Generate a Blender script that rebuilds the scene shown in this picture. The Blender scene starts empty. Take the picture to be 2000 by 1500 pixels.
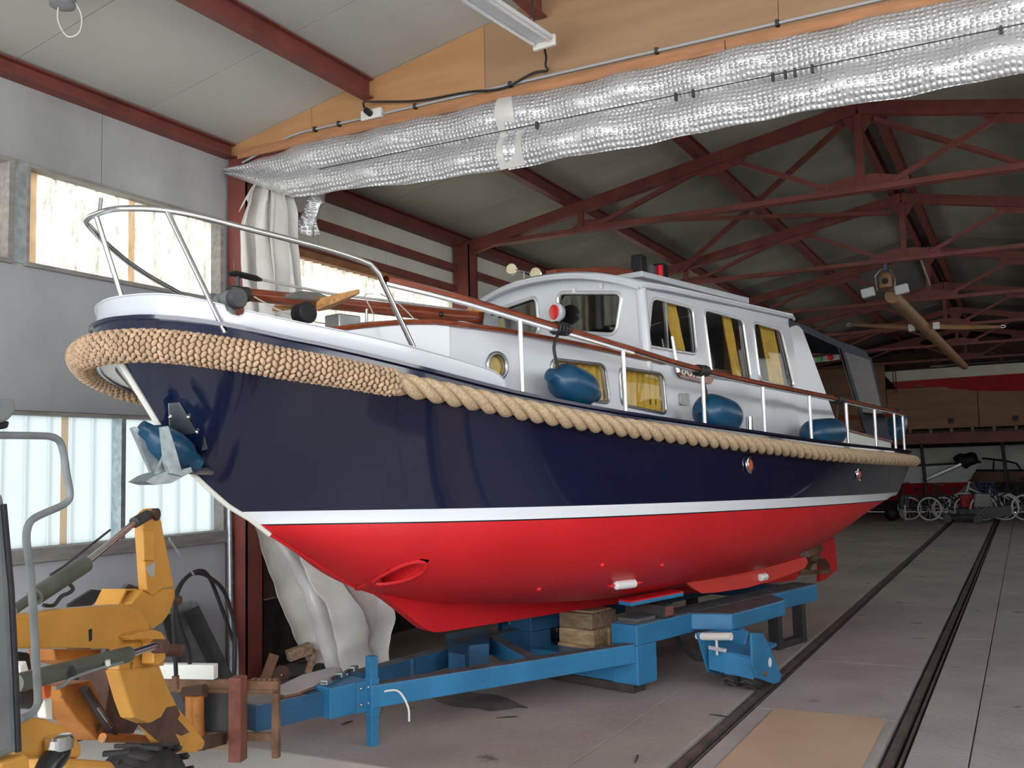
import bpy, bmesh, math, random
from mathutils import Vector, Matrix, noise as mnoise
R_ = math.radians
rnd = random.Random(7)
SC = bpy.context.scene
COL = SC.collection

# ------------------------------------------------------------------ camera (2000x1500 frame)
FPX, CX, CY, EYE = 1900.0, 1000.0, 750.0, 1.75
def _n(v):
    return v.normalized()
_ey = _n(Vector((2004.0-CX, 887.0-CY, FPX)))          # hall axis in camera space (x right, y down, z ahead)
_hd = _n(Vector((1.0, -0.0238, 0.0)))                 # horizon direction
_up = _n(_hd.cross(_ey))
if _up.y > 0: _up = -_up
_ex = _ey.cross(_up)
if _ex.x < 0: _ex = -_ex
ORI = Vector((0, 0, EYE))
cam = bpy.data.cameras.new('camera'); cam_o = bpy.data.objects.new('camera', cam); COL.objects.link(cam_o)
cam.sensor_width = 36.0; cam.lens = FPX/2000.0*36.0; cam.clip_end = 200; cam.clip_start = .05
def _w(c):                                            # camera-space direction to world
    return Vector((_ex.dot(c), _ey.dot(c), _up.dot(c)))
_r, _u, _b = _w(Vector((1, 0, 0))), _w(Vector((0, -1, 0))), _w(Vector((0, 0, -1)))
cam_o.matrix_world = Matrix(((_r.x, _u.x, _b.x, 0), (_r.y, _u.y, _b.y, 0), (_r.z, _u.z, _b.z, EYE), (0, 0, 0, 1)))
SC.camera = cam_o
def ray(px, py):
    return _w(Vector((px-CX, py-CY, FPX)))
def at(px, py, axis, val):                            # point of the place seen at a pixel, on a world plane
    d = ray(px, py); return ORI + d*((val-ORI[axis])/d[axis])

# ------------------------------------------------------------------ world, light, exposure
w = bpy.data.worlds.new('sky'); SC.world = w; w.use_nodes = True
_bg = w.node_tree.nodes['Background']
_bg.inputs[0].default_value = (0.95, 0.975, 1.0, 1); _bg.inputs[1].default_value = 4.0
SC.view_settings.view_transform = 'Standard'; SC.view_settings.look = 'None'
SC.view_settings.gamma = 1.0; SC.view_settings.use_curve_mapping = False
SC.view_settings.exposure = 0.70
SC.cycles.max_bounces = 7; SC.cycles.diffuse_bounces = 4; SC.cycles.use_adaptive_sampling = True; SC.cycles.adaptive_threshold = .04; SC.cycles.glossy_bounces = 4
SC.cycles.transmission_bounces = 6; SC.cycles.transparent_max_bounces = 10
SC.cycles.use_denoising = True; SC.cycles.sample_clamp_indirect = 6.0
def portal(name, loc, rot, sx, sy):
    l = bpy.data.lights.new(name, 'AREA'); l.shape = 'RECTANGLE'; l.size = sx; l.size_y = sy; l.cycles.is_portal = True
    o = bpy.data.objects.new(name, l); COL.objects.link(o); o.location = loc; o.rotation_euler = rot; return o
portal('daylight_door', (-1.3, -3.6, 2.2), (R_(90), 0, 0), 9.4, 4.3)

# ------------------------------------------------------------------ helpers
class MB:
    def __init__(s): s.v = []; s.f = []
    def add(s, vs, fs):
        k = len(s.v); s.v += [Vector(q) for q in vs]; s.f += [tuple(i+k for i in f) for f in fs]; return s
    def bx(s, x0, x1, y0, y1, z0, z1):
        return s.hexa([(x0,y0,z0),(x1,y0,z0),(x1,y1,z0),(x0,y1,z0)], [(x0,y0,z1),(x1,y0,z1),(x1,y1,z1),(x0,y1,z1)])
    def hexa(s, a, b):                                # two matching loops joined into a closed solid
        n = len(a)
        return s.add(list(a)+list(b), [tuple(range(n))[::-1], tuple(range(n, 2*n))] + [(i, (i+1) % n, n+(i+1) % n, n+i) for i in range(n)])
    def prism(s, poly, off):
        off = Vector(off); return s.hexa([Vector(p) for p in poly], [Vector(p)+off for p in poly])
    def bar(s, a, b, w, h, up=(0, 0, 1)):             # rectangular bar between two points
        a, b = Vector(a), Vector(b); d = (b-a).normalized(); up = Vector(up)
        x = d.cross(up)
        if x.length < 1e-4: x = d.cross(Vector((1, 0, 0)))
        x.normalize(); y = x.cross(d)
        q = [x*(-w/2)+y*(-h/2), x*(w/2)+y*(-h/2), x*(w/2)+y*(h/2), x*(-w/2)+y*(h/2)]
        return s.hexa([a+i for i in q], [b+i for i in q])
    def tube(s, pts, r, n=8, closed=False, cap=True, phase=0.0):
        pts = [Vector(p) for p in pts]; m = len(pts); rs = r if isinstance(r, (list, tuple)) else [r]*m
        k = len(s.v); px = None
        for i in range(m):
            a = pts[(i-1) % m] if (closed or i > 0) else pts[i]; b = pts[(i+1) % m] if (closed or i < m-1) else pts[i]
            d = (b-a)
            d = d.normalized() if d.length > 1e-9 else Vector((0, 0, 1))
            if px is None:
                px = d.cross(Vector((0, 0, 1)))
                if px.length < .05: px = d.cross(Vector((1, 0, 0)))
            px = (px - d*px.dot(d)); px = px.normalized() if px.length > 1e-6 else d.orthogonal().normalized()
            py = d.cross(px)
            for j in range(n):
                t = 2*math.pi*j/n+phase; s.v.append(pts[i]+(px*math.cos(t)+py*math.sin(t))*rs[i])
        for i in range(m if closed else m-1):
            for j in range(n):
                i2 = (i+1) % m; s.f.append((k+i*n+j, k+i*n+(j+1) % n, k+i2*n+(j+1) % n, k+i2*n+j))
        if cap and not closed:
            s.f.append(tuple(range(k, k+n))[::-1]); s.f.append(tuple(range(k+(m-1)*n, k+m*n)))
        return s
    def cyl(s, a, b, r, n=12): return s.tube([a, b], r, n)
    def lathe(s, prof, o, axis=(0, 0, 1), n=16):      # prof: (radius, height) along the axis
        o, d = Vector(o), Vector(axis).normalized(); x = d.orthogonal().normalized(); y = d.cross(x); k = len(s.v); m = len(prof)
        for (r, h) in prof:
            for j in range(n):
                t = 2*math.pi*j/n; s.v.append(o+d*h+(x*math.cos(t)+y*math.sin(t))*max(r, 1e-4))
        for i in range(m-1):
            for j in range(n): s.f.append((k+i*n+j, k+i*n+(j+1) % n, k+(i+1)*n+(j+1) % n, k+(i+1)*n+j))
        s.f.append(tuple(range(k, k+n))[::-1]); s.f.append(tuple(range(k+(m-1)*n, k+m*n))); return s
    def grid(s, rows, closed=False):
        k = len(s.v); n = len(rows[0])
        for r in rows: s.v += [Vector(q) for q in r]
        for i in range(len(rows)-1):
            for j in range(n if closed else n-1):
                j2 = (j+1) % n
                s.f.append((k+i*n+j, k+i*n+j2, k+(i+1)*n+j2, k+(i+1)*n+j))
        return s
    def ball(s, c, rx, ry=None, rz=None, n=10, m=6):
        ry = ry or rx; rz = rz or rx; c = Vector(c); rows = []
        for i in range(m+1):
            a = math.pi*i/m
            rows.append([c+Vector((rx*math.sin(a)*math.cos(2*math.pi*j/n), ry*math.sin(a)*math.sin(2*math.pi*j/n), rz*math.cos(a))) for j in range(n)])
        return s.grid(rows, True)
    def sheet(s, outer, holes, fn, th=None):          # flat panel with holes, mapped to 3D; th = offset vector function
        bm = bmesh.new(); es = []
        for lp in [outer]+holes:
            vs = [bm.verts.new((p[0], p[1], 0)) for p in lp]
            es += [bm.edges.new((vs[i], vs[(i+1) % len(vs)])) for i in range(len(vs))]
        bmesh.ops.triangle_fill(bm, edges=es, use_beauty=True, use_dissolve=False)
        bm.verts.index_update(); P = [(v.co.x, v.co.y) for v in bm.verts]; F = [tuple(v.index for v in f.verts) for f in bm.faces]
        bm.free(); n = len(P)
        if th is None: return s.add([fn(*p) for p in P], F)
        vs = [fn(*p) for p in P]+[fn(*p)+th(*p) for p in P]; fs = F+[tuple(i+n for i in f)[::-1] for f in F]; k = 0
        for lp in [outer]+holes:
            m = len(lp); fs += [(k+i, k+(i+1) % m, n+k+(i+1) % m, n+k+i) for i in range(m)]; k += m
        return s.add(vs, fs)
    def build(s, name, m, parent=None, smooth=False, bev=0, ang=40, label=None, flip=False):
        me = bpy.data.meshes.new(name)
        if parent is not None:
            inv = WM[parent.name].inverted(); vs = [inv @ q for q in s.v]; org = None
        else:
            lo = [min(q[i] for q in s.v) for i in range(3)]; hi = [max(q[i] for q in s.v) for i in range(3)]
            org = Vector(((lo[0]+hi[0])/2, (lo[1]+hi[1])/2, lo[2])); vs = [q-org for q in s.v]
        me.from_pydata([tuple(q) for q in vs], [], s.f); me.validate(); me.update()
        bm = bmesh.new(); bm.from_mesh(me); bmesh.ops.recalc_face_normals(bm, faces=bm.faces); bm.to_mesh(me); bm.free()
        if flip: me.flip_normals()
        if smooth:
            me.polygons.foreach_set('use_smooth', [True]*len(me.polygons)); me.set_sharp_from_angle(angle=R_(ang))
        me.materials.append(MAT[m])
        o = bpy.data.objects.new(name, me); COL.objects.link(o)
        if parent is not None: o.parent = parent; WM[o.name] = WM[parent.name].copy()
        else: o.location = org; WM[o.name] = Matrix.Translation(org)
        if bev:
            b = o.modifiers.new('bevel', 'BEVEL'); b.width = bev; b.segments = 2; b.limit_method = 'ANGLE'; b.angle_limit = R_(45)
        if label: o['label'] = label
        return o
WM = {}
def tag(o, label=None, cat=None, group=None, kind=None):
    if label: o['label'] = label
    if cat: o['category'] = cat
    if group: o['group'] = group
    if kind: o['kind'] = kind
    return o
def root(name, loc, label=None, cat=None, rz=0.0, group=None, kind=None):
    o = bpy.data.objects.new(name, None); COL.objects.link(o); o.empty_display_size = .1
    o.location = loc; o.rotation_euler = (0, 0, rz)
    WM[o.name] = Matrix.Translation(Vector(loc)) @ Matrix.Rotation(rz, 4, 'Z')
    return tag(o, label, cat, group, kind)
def copy_tree(o, parent=None):
    c = o.copy(); COL.objects.link(c); c.parent = parent
    for ch in list(o.children): copy_tree(ch, c)
    return c
def lerp(a, b, t): return a+(b-a)*t
def interp(x, tab):                                   # smooth (monotone-ish Catmull) table lookup
    n = len(tab)
    if x <= tab[0][0]: return tab[0][1]
    if x >= tab[-1][0]: return tab[-1][1]
    for i in range(n-1):
        if tab[i][0] <= x <= tab[i+1][0]: break
    x0, y0 = tab[i]; x1, y1 = tab[i+1]; h = x1-x0; d = (y1-y0)/h
    def slope(k):
        if k == 0: return (tab[1][1]-tab[0][1])/(tab[1][0]-tab[0][0])
        if k == n-1: return (tab[-1][1]-tab[-2][1])/(tab[-1][0]-tab[-2][0])
        a = (tab[k][1]-tab[k-1][1])/(tab[k][0]-tab[k-1][0]); b = (tab[k+1][1]-tab[k][1])/(tab[k+1][0]-tab[k][0])
        if a*b <= 0: return 0.0
        return 2*a*b/(a+b)
    m0, m1 = slope(i), slope(i+1); t = (x-x0)/h
    return (2*t**3-3*t*t+1)*y0+(t**3-2*t*t+t)*h*m0+(-2*t**3+3*t*t)*y1+(t**3-t*t)*h*m1
def spline(pts, n=6, closed=False):
    P = [Vector(p) for p in pts]; m = len(P); out = []
    for i in range(m if closed else m-1):
        if closed: a, b, c, d = P[i-1], P[i], P[(i+1) % m], P[(i+2) % m]
        else: a, b, c, d = P[max(i-1, 0)], P[i], P[i+1], P[min(i+2, m-1)]
        for k in range(n):
            t = k/n; out.append(.5*((2*b)+(c-a)*t+(2*a-5*b+4*c-d)*t*t+(3*b-a-3*c+d)*t**3))
    if not closed: out.append(P[-1])
    return out
def rrect(x0, x1, y0, y1, r, n=4):
    o = []
    for cx, cy, a in ((x1-r, y1-r, 0), (x0+r, y1-r, 90), (x0+r, y0+r, 180), (x1-r, y0+r, 270)):
        for k in range(n+1):
            t = R_(a+90*k/n); o.append((cx+r*math.cos(t), cy+r*math.sin(t)))
    return o
def rpoly(P, r, n=4):                                 # polygon with rounded corners
    out = []; m = len(P)
    for i in range(m):
        p, a, b = Vector(P[i]), Vector(P[i-1]), Vector(P[(i+1) % m])
        da, db = (a-p), (b-p); q = min(r, da.length*.45, db.length*.45); s, e = p+da.normalized()*q, p+db.normalized()*q
        for k in range(n+1):
            t = k/n; v = s*(1-t)**2+p*2*t*(1-t)+e*t*t; out.append(tuple(v))
    return out

# ------------------------------------------------------------------ materials
MAT = {}
def mat(name, col, rough=.5, metal=0.0, var=0.0, vscale=3.0, col2=None, bump=0.0, bscale=40.0, coat=0.0, stretch=(1, 1, 1), detail=4, spec=.5, spots=None):
    m = bpy.data.materials.new(name); m.use_nodes = True; nt = m.node_tree; N = nt.nodes; L = nt.links
    p = N['Principled BSDF']; p.inputs['Roughness'].default_value = rough; p.inputs['Metallic'].default_value = metal
    p.inputs['Specular IOR Level'].default_value = spec
    if coat: p.inputs['Coat Weight'].default_value = coat; p.inputs['Coat Roughness'].default_value = .04
    c = (*col, 1); p.inputs['Base Color'].default_value = c
    tc = N.new('ShaderNodeTexCoord'); mp = N.new('ShaderNodeMapping'); L.new(tc.outputs['Object'], mp.inputs[0]); mp.inputs['Scale'].default_value = stretch
    last = None
    if var or col2:
        nz = N.new('ShaderNodeTexNoise'); nz.inputs['Scale'].default_value = vscale; nz.inputs['Detail'].default_value = detail; L.new(mp.outputs[0], nz.inputs[0])
        rp = N.new('ShaderNodeValToRGB'); rp.color_ramp.elements[0].position = .32; rp.color_ramp.elements[1].position = .68
        rp.color_ramp.elements[0].color = (*(max(0, x*(1-var)) for x in col), 1)
        rp.color_ramp.elements[1].color = (*col2, 1) if col2 else (*(min(1, x*(1+var)) for x in col), 1)
        L.new(nz.outputs[0], rp.inputs[0]); L.new(rp.outputs[0], p.inputs['Base Color']); last = rp.outputs[0]
    if spots:                                         # (colour, scale, threshold): stains and wear with their own shape
        for (sc, ss, th) in ([spots] if not isinstance(spots, list) else spots):
            n2 = N.new('ShaderNodeTexNoise'); n2.inputs['Scale'].default_value = ss; n2.inputs['Detail'].default_value = 6; L.new(mp.outputs[0], n2.inputs[0])
            r2 = N.new('ShaderNodeValToRGB'); r2.color_ramp.elements[0].position = th; r2.color_ramp.elements[1].position = th+.05; L.new(n2.outputs[0], r2.inputs[0])
            mx = N.new('ShaderNodeMixRGB'); L.new(r2.outputs[0], mx.inputs[0]); mx.inputs[2].default_value = (*sc, 1)
            if last: L.new(last, mx.inputs[1])
            else: mx.inputs[1].default_value = c
            L.new(mx.outputs[0], p.inputs['Base Color']); last = mx.outputs[0]
    if bump:
        n3 = N.new('ShaderNodeTexNoise'); n3.inputs['Scale'].default_value = bscale; n3.inputs['Detail'].default_value = 5; L.new(mp.outputs[0], n3.inputs[0])
        bp = N.new('ShaderNodeBump'); bp.inputs['Strength'].default_value = bump; bp.inputs['Distance'].default_value = .02; L.new(n3.outputs[0], bp.inputs['Height']); L.new(bp.outputs[0], p.inputs['Normal'])
    MAT[name] = m; return m
mat('navy', (.005, .009, .036), .12, coat=.6, spec=.6)
mat('gelcoat', (.64, .67, .72), .18, coat=.3)
mat('white_paint', (.78, .79, .80), .3)
mat('cream_paint', (.80, .82, .76), .4)
mat('antifoul', (.62, .012, .018), .42, var=.07, vscale=2.2, bump=.05, bscale=8)
mat('antifoul_light', (.70, .06, .045), .45, var=.06)
mat('stripe_white', (.80, .84, .90), .25)
mat('fender_rope', (.60, .44, .28), .9, var=.22, vscale=60, bump=.5, bscale=300, stretch=(1, 1, 1))
mat('knit_rope', (.52, .36, .235), .95, var=.2, vscale=9, bump=.25, bscale=260)
mat('knit_hole_shade', (.16, .095, .055), .95)  # core colour darkened for the shade in the knit's holes
mat('mahogany', (.23, .045, .016), .28, var=.35, vscale=9, coat=.5, stretch=(6, .6, 6))
mat('varnish_light', (.55, .27, .09), .35, var=.3, vscale=8, stretch=(5, .7, 5))
mat('chrome', (.72, .73, .74), .16, 1.0)
mat('steel_dull', (.42, .43, .44), .38, 1.0, var=.15, vscale=12)
mat('galvanised', (.42, .48, .50), .45, .8, var=.2, vscale=20)
mat('alu_white', (.80, .81, .83), .25, .6)
mat('fender_blue', (.008, .060, .13), .32, var=.15, vscale=6)
mat('black_rubber', (.012, .012, .014), .6, var=.3, vscale=20)
mat('black_gloss', (.012, .013, .016), .25)
mat('dark_grey', (.09, .095, .10), .55, var=.15, vscale=9)
mat('windlass_grey', (.20, .22, .23), .5, var=.12, vscale=14)
mat('curtain_yellow', (.80, .50, .07), .8, var=.12, vscale=10)
mat('curtain_pale', (.75, .66, .42), .8, var=.12, vscale=10)
mat('canvas', (.022, .032, .05), .75, bump=.15, bscale=200)
mat('red_lens', (.85, .01, .02), .25)
mat('interior_wood', (.18, .07, .025), .5, var=.3, vscale=6)
mat('interior_shade', (.03, .025, .022), .8)
mat('orange_refl', (.6, .12, .03), .35)
mat('deck_grey', (.45, .46, .46), .7)
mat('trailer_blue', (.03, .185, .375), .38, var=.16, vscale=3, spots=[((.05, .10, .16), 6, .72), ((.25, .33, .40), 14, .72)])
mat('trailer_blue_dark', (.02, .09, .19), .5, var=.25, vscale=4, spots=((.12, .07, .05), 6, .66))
mat('trailer_top', (.075, .085, .10), .7, var=.35, vscale=6, spots=((.25, .27, .29), 18, .70))
mat('wood_block', (.28, .19, .12), .85, var=.35, vscale=4, stretch=(1, 8, 8), bump=.3)
mat('wood_block_pale', (.50, .34, .19), .85, var=.3, vscale=4, stretch=(1, 8, 8), bump=.3)
mat('dark_timber', (.045, .035, .03), .8, var=.4, vscale=5, bump=.3)
mat('loader_yellow', (.56, .275, .05), .42, var=.14, vscale=3.5, spots=[((.09, .045, .03), 3.2, .735), ((.20, .09, .03), 11, .70)])
mat('loader_rust', (.085, .042, .03), .8, var=.4, vscale=8, bump=.3)
mat('loader_orange', (.40, .15, .03), .6, var=.4, vscale=5, spots=((.08, .04, .03), 6, .6))
mat('olive_steel', (.085, .095, .075), .45, var=.2, vscale=8)
mat('rust_red', (.20, .07, .05), .75, var=.25, vscale=7, bump=.2)
mat('rust_brown', (.17, .09, .05), .8, var=.4, vscale=8, bump=.3)
mat('dark_steel', (.035, .033, .035), .6, var=.4, vscale=6)
mat('cab_grey', (.22, .245, .26), .4, .3, var=.2, vscale=7)
mat('steel_red', (.185, .045, .036), .55, var=.2, vscale=4)
mat('wall_grey', (.36, .38, .395), .85, var=.09, vscale=1.6, bump=.06, bscale=30)
mat('wall_stain', (.37, .375, .37), .85, var=.2, vscale=1.2, stretch=(1, 1, .6), bump=.06, bscale=30)
mat('wall_cream', (.74, .73, .63), .8, var=.1, vscale=1.5, spots=((.28, .25, .2), 9, .74))
mat('wall_blue_grey', (.45, .475, .52), .85, var=.06, vscale=1.5)
mat('frame_timber', (.26, .245, .23), .75, var=.2, vscale=4, stretch=(6, 1, 6))
mat('frame_brown', (.30, .14, .06), .7, var=.25, vscale=4)
mat('brown_panel', (.17, .085, .055), .7, var=.3, vscale=2, stretch=(1, 3, .5))
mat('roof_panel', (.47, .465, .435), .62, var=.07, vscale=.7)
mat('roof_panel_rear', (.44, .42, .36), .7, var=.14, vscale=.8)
mat('roof_mid_shaded', (.26, .25, .22), .75, var=.2, vscale=1)  # rear roof panel with shade mixed into its colour
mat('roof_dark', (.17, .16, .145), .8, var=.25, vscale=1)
mat('plywood', (.43, .225, .092), .6, var=.13, vscale=1.8, stretch=(.5, 1, 4), spots=((.30, .15, .06), 3.5, .70))
mat('plywood_grey', (.32, .19, .10), .6, var=.12, vscale=1.8, stretch=(.5, 1, 4), spots=((.24, .13, .06), 3.5, .70))
mat('plywood_floor', (.48, .35, .245), .75, var=.1, vscale=1.5, stretch=(1, 1, 1), spots=((.25, .17, .12), 5, .73))
mat('plywood_dark', (.30, .17, .10), .75, var=.2, vscale=1.2, stretch=(.4, 1, 3))
mat('batten_wood', (.38, .175, .08), .65, var=.22, vscale=5, stretch=(.6, 5, 5))
mat('concrete', (.345, .31, .29), .85, var=.17, vscale=1.1, bump=.25, bscale=26, detail=8, spots=[((.14, .12, .115), 2.3, .66), ((.42, .40, .38), 9, .72)])
mat('concrete_grey', (.345, .325, .315), .85, var=.14, vscale=1.6, bump=.25, bscale=26, detail=8, spots=[((.17, .15, .145), 3.0, .67), ((.45, .43, .42), 8, .72)])
mat('concrete_light', (.62, .60, .55), .85, var=.1, vscale=2, bump=.2)
mat('oil_stain', (.15, .13, .125), .75, var=.25, vscale=5)
mat('groove', (.065, .056, .051), .9, var=.3, vscale=6)
mat('rail_steel', (.15, .125, .115), .55, .4, var=.3, vscale=8)
mat('conduit', (.36, .36, .37), .5)
mat('plastic_white', (.70, .69, .64), .45)
mat('lamp_body', (.62, .64, .66), .35)
mat('tarp', (.62, .60, .57), .30, var=.12, vscale=3, bump=.7, bscale=6)
mat('tyre', (.028, .027, .027), .8, var=.3, vscale=12)
mat('spar_wood', (.30, .17, .085), .55, var=.25, vscale=5)
mat('hull_pale', (.62, .66, .68), .5, var=.08)
mat('hull_cream', (.72, .70, .60), .6, var=.1, vscale=2)
mat('hull_red', (.42, .02, .025), .5, var=.15)
mat('bike_white', (.82, .82, .80), .5)
mat('bike_dark', (.03, .03, .034), .5, var=.3)
mat('bag_red', (.45, .02, .03), .6, var=.5, vscale=14)
mat('gold_letter', (.85, .83, .78), .4)
mat('tape_green', (.10, .55, .16), .6)
mat('sling_blue', (.05, .10, .26), .7)
def foil_mat():
    m = bpy.data.materials.new('bubble_foil'); m.use_nodes = True; N = m.node_tree.nodes; L = m.node_tree.links; p = N['Principled BSDF']
    p.inputs['Base Color'].default_value = (.60, .60, .61, 1); p.inputs['Metallic'].default_value = .5; p.inputs['Roughness'].default_value = .40
    tc = N.new('ShaderNodeTexCoord'); mp = N.new('ShaderNodeMapping'); mp.inputs['Scale'].default_value = (1, .15, 1); L.new(tc.outputs['Object'], mp.inputs[0])
    vo = N.new('ShaderNodeTexVoronoi'); vo.inputs['Scale'].default_value = 30; vo.inputs['Randomness'].default_value = .25; L.new(mp.outputs[0], vo.inputs[0])
    rp = N.new('ShaderNodeValToRGB'); rp.color_ramp.elements[0].color = (1, 1, 1, 1); rp.color_ramp.elements[1].color = (0, 0, 0, 1); rp.color_ramp.elements[0].position = .15; rp.color_ramp.elements[1].position = .55
    L.new(vo.outputs['Distance'], rp.inputs[0])
    bp = N.new('ShaderNodeBump'); bp.inputs['Strength'].default_value = .9; bp.inputs['Distance'].default_value = .012; L.new(rp.outputs[0], bp.inputs['Height'])
    n2 = N.new('ShaderNodeTexNoise'); n2.inputs['Scale'].default_value = 5; L.new(tc.outputs['Object'], n2.inputs[0])
    b2 = N.new('ShaderNodeBump'); b2.inputs['Strength'].default_value = .18; b2.inputs['Distance'].default_value = .05; L.new(n2.outputs[0], b2.inputs['Height']); L.new(bp.outputs[0], b2.inputs['Normal'])
    L.new(b2.outputs[0], p.inputs['Normal']); MAT['bubble_foil'] = m
foil_mat()
def pane_mat(name, col, mixr=.12, speck=False):
    m = bpy.data.materials.new(name); m.use_nodes = True; N = m.node_tree.nodes; L = m.node_tree.links
    N.remove(N['Principled BSDF']); tr = N.new('ShaderNodeBsdfTranslucent'); gl = N.new('ShaderNodeBsdfGlossy'); gl.inputs['Roughness'].default_value = .25; gl.inputs[0].default_value = (.8, .8, .8, 1)
    mx = N.new('ShaderNodeMixShader'); mx.inputs[0].default_value = mixr*.4; L.new(tr.outputs[0], mx.inputs[1]); L.new(gl.outputs[0], mx.inputs[2]); L.new(mx.outputs[0], N['Material Output'].inputs[0])
    tr.inputs[0].default_value = (*col, 1)
    if speck:
        tc = N.new('ShaderNodeTexCoord'); mp = N.new('ShaderNodeMapping'); mp.inputs['Scale'].default_value = (1, 1, .35); L.new(tc.outputs['Object'], mp.inputs[0])
        nz = N.new('ShaderNodeTexNoise'); nz.inputs['Scale'].default_value = 14; nz.inputs['Detail'].default_value = 8; nz.inputs['Roughness'].default_value = .75; L.new(mp.outputs[0], nz.inputs[0])
        rp = N.new('ShaderNodeValToRGB'); rp.color_ramp.elements[0].position = .36; rp.color_ramp.elements[1].position = .56
        rp.color_ramp.elements[0].color = (*(x*.42 for x in col), 1); rp.color_ramp.elements[1].color = (*col, 1); L.new(nz.outputs[0], rp.inputs[0]); L.new(rp.outputs[0], tr.inputs[0])
    MAT[name] = m
pane_mat('pane', (.85, .85, .83)); pane_mat('pane_cool', (.16, .182, .182)); pane_mat('pane_speck', (.30, .29, .235), speck=True); pane_mat('pane_dirty', (.33, .315, .26), speck=True); pane_mat('pane_post', (.62, .42, .28)); pane_mat('pane_dim', (.26, .26, .25))
def glass_mat(name, tint, f=.10, g_=.75):
    m = bpy.data.materials.new(name); m.use_nodes = True; N = m.node_tree.nodes; L = m.node_tree.links; N.remove(N['Principled BSDF'])
    t = N.new('ShaderNodeBsdfTransparent'); t.inputs[0].default_value = (*tint, 1); g = N.new('ShaderNodeBsdfGlossy'); g.inputs['Roughness'].default_value = .03
    mx = N.new('ShaderNodeMixShader'); lw = N.new('ShaderNodeLayerWeight'); pw = N.new('ShaderNodeMath'); pw.operation = 'POWER'; pw.inputs[1].default_value = 4.0; L.new(lw.outputs['Facing'], pw.inputs[0])
    ma = N.new('ShaderNodeMath'); ma.operation = 'MULTIPLY_ADD'; ma.inputs[1].default_value = g_; ma.inputs[2].default_value = f; L.new(pw.outputs[0], ma.inputs[0]); L.new(ma.outputs[0], mx.inputs[0])
    L.new(t.outputs[0], mx.inputs[1]); L.new(g.outputs[0], mx.inputs[2]); L.new(mx.outputs[0], N['Material Output'].inputs[0]); MAT[name] = m
glass_mat('glass', (.80, .82, .82), .06); glass_mat('clear_vinyl', (.50, .52, .55), .02, .2)
# ================================================================== THE SETTING
XL, XR, YF, YG, YB = -6.1, 3.48, -3.6, 6.3, 33.6
XM = -1.31
def roof_z(x): return 4.62+.19*(min(x, 2*XM-x)-XL)
# ---- floor: slabs over a dark bed, with rail grooves between them
floor = tag(MB().bx(XL-.3, XR+.3, YF-6, YB+.3, -.30, -.09).build('floor', 'groove'), 'grey brown concrete hall floor with sunken rails', kind='structure')
def slab(x0, x1, y0, y1, m, top=0.0):
    return MB().bx(x0+.004, x1-.004, y0+.004, y1-.004, -.10, top).build('slab', m, floor, bev=.006)
for (x0, x1, seams, m) in ((XL, -2.47, (YF-6, 1.0, 4.86, 9.6, 14.5, 20, 27, YB), 'concrete'), (-2.47, -1.955, (YF-6, 4.86, 12.5, 20, 27, YB), 'concrete'),
                           (-1.815, -.865, (YF-6, 4.2, 7.05, 8.88, 14.0, 19.5, 26, YB), 'concrete_grey'), (-.725, -.395, (YF-6, 5.0, 10.4, 16, 24, YB), 'concrete_grey'),
                           (-.395, XR, (YF-6, 6.0, 15.9, 25, YB), 'concrete_grey')):
    for a, b in zip(seams, seams[1:]):
        slab(x0, x1, a, b, 'concrete_light' if (x1 < -1.9 and b <= 4.9 and a > 0) or (x1 < -1.9 and b <= 4.9) else m)
for x in (-1.885, -.795):
    for dx, wd, tp in ((-.018, .05, -.008), (.043, .018, -.018)):
        MB().bx(x+dx-wd/2, x+dx+wd/2, YF-6, YB, -.09, tp).build('rail', 'rail_steel', floor)
oc = at(925, 1368, 2, 0); MB().add([(oc.x+(.42*math.cos(t)+.05*math.sin(3*t)), oc.y+(.22*math.sin(t)+.03*math.cos(5*t))-.10*math.cos(t), .0015) for t in [2*math.pi*i/30 for i in range(30)]], [tuple(range(30))]).build('oil_stain', 'oil_stain', floor)
ps = MB().bx(-1.67, -.93, 4.4, 7.03, .001, .016)
tag(ps.build('plywood_sheet', 'plywood_floor', bev=.002), 'tan plywood sheet lying on the floor between the two rails', 'plywood sheet')

# ---- left wall, front bay
wl = root('wall_left', (XL, 0, 0), 'grey left wall of the front bay with two rows of windows', kind='structure')
def wp(y0, y1, z0, z1, m, x0=XL-.10, x1=XL, par=wl, name='wall_panel'):
    return MB().bx(x0, x1, y0, y1, z0, z1).build(name, m, par)
for a, b in ((YF, .9), (.9, 2.9), (2.9, 4.98), (4.98, 6.28)): wp(a+.003, b-.003, 3.96, 4.60, 'wall_stain')
wp(YF, 6.28, 2.215, 3.235, 'wall_grey')
wp(YF, 6.28, 0, 1.16, 'wall_blue_grey'); wp(6.28, 6.5, 0, 4.6, 'wall_grey', XL-.1, XL-.01)
def rib_sheet(y0, y1, z0, z1, x, pitch, rib, depth, ph=0.0):
    ys = [y0]; y = y0+ph
    prof = [(y0, 0)]
    while y < y1:
        for dy, d in ((0, 0), (rib*.3, depth), (rib*.7, depth), (rib, 0)):
            if y0 < y+dy < y1: prof.append((y+dy, d))
        y += pitch
    prof.append((y1, 0))
    m = MB(); m.grid([[(x-d, yy, z) for (yy, d) in prof] for z in (z0, z1)]); return m
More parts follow.
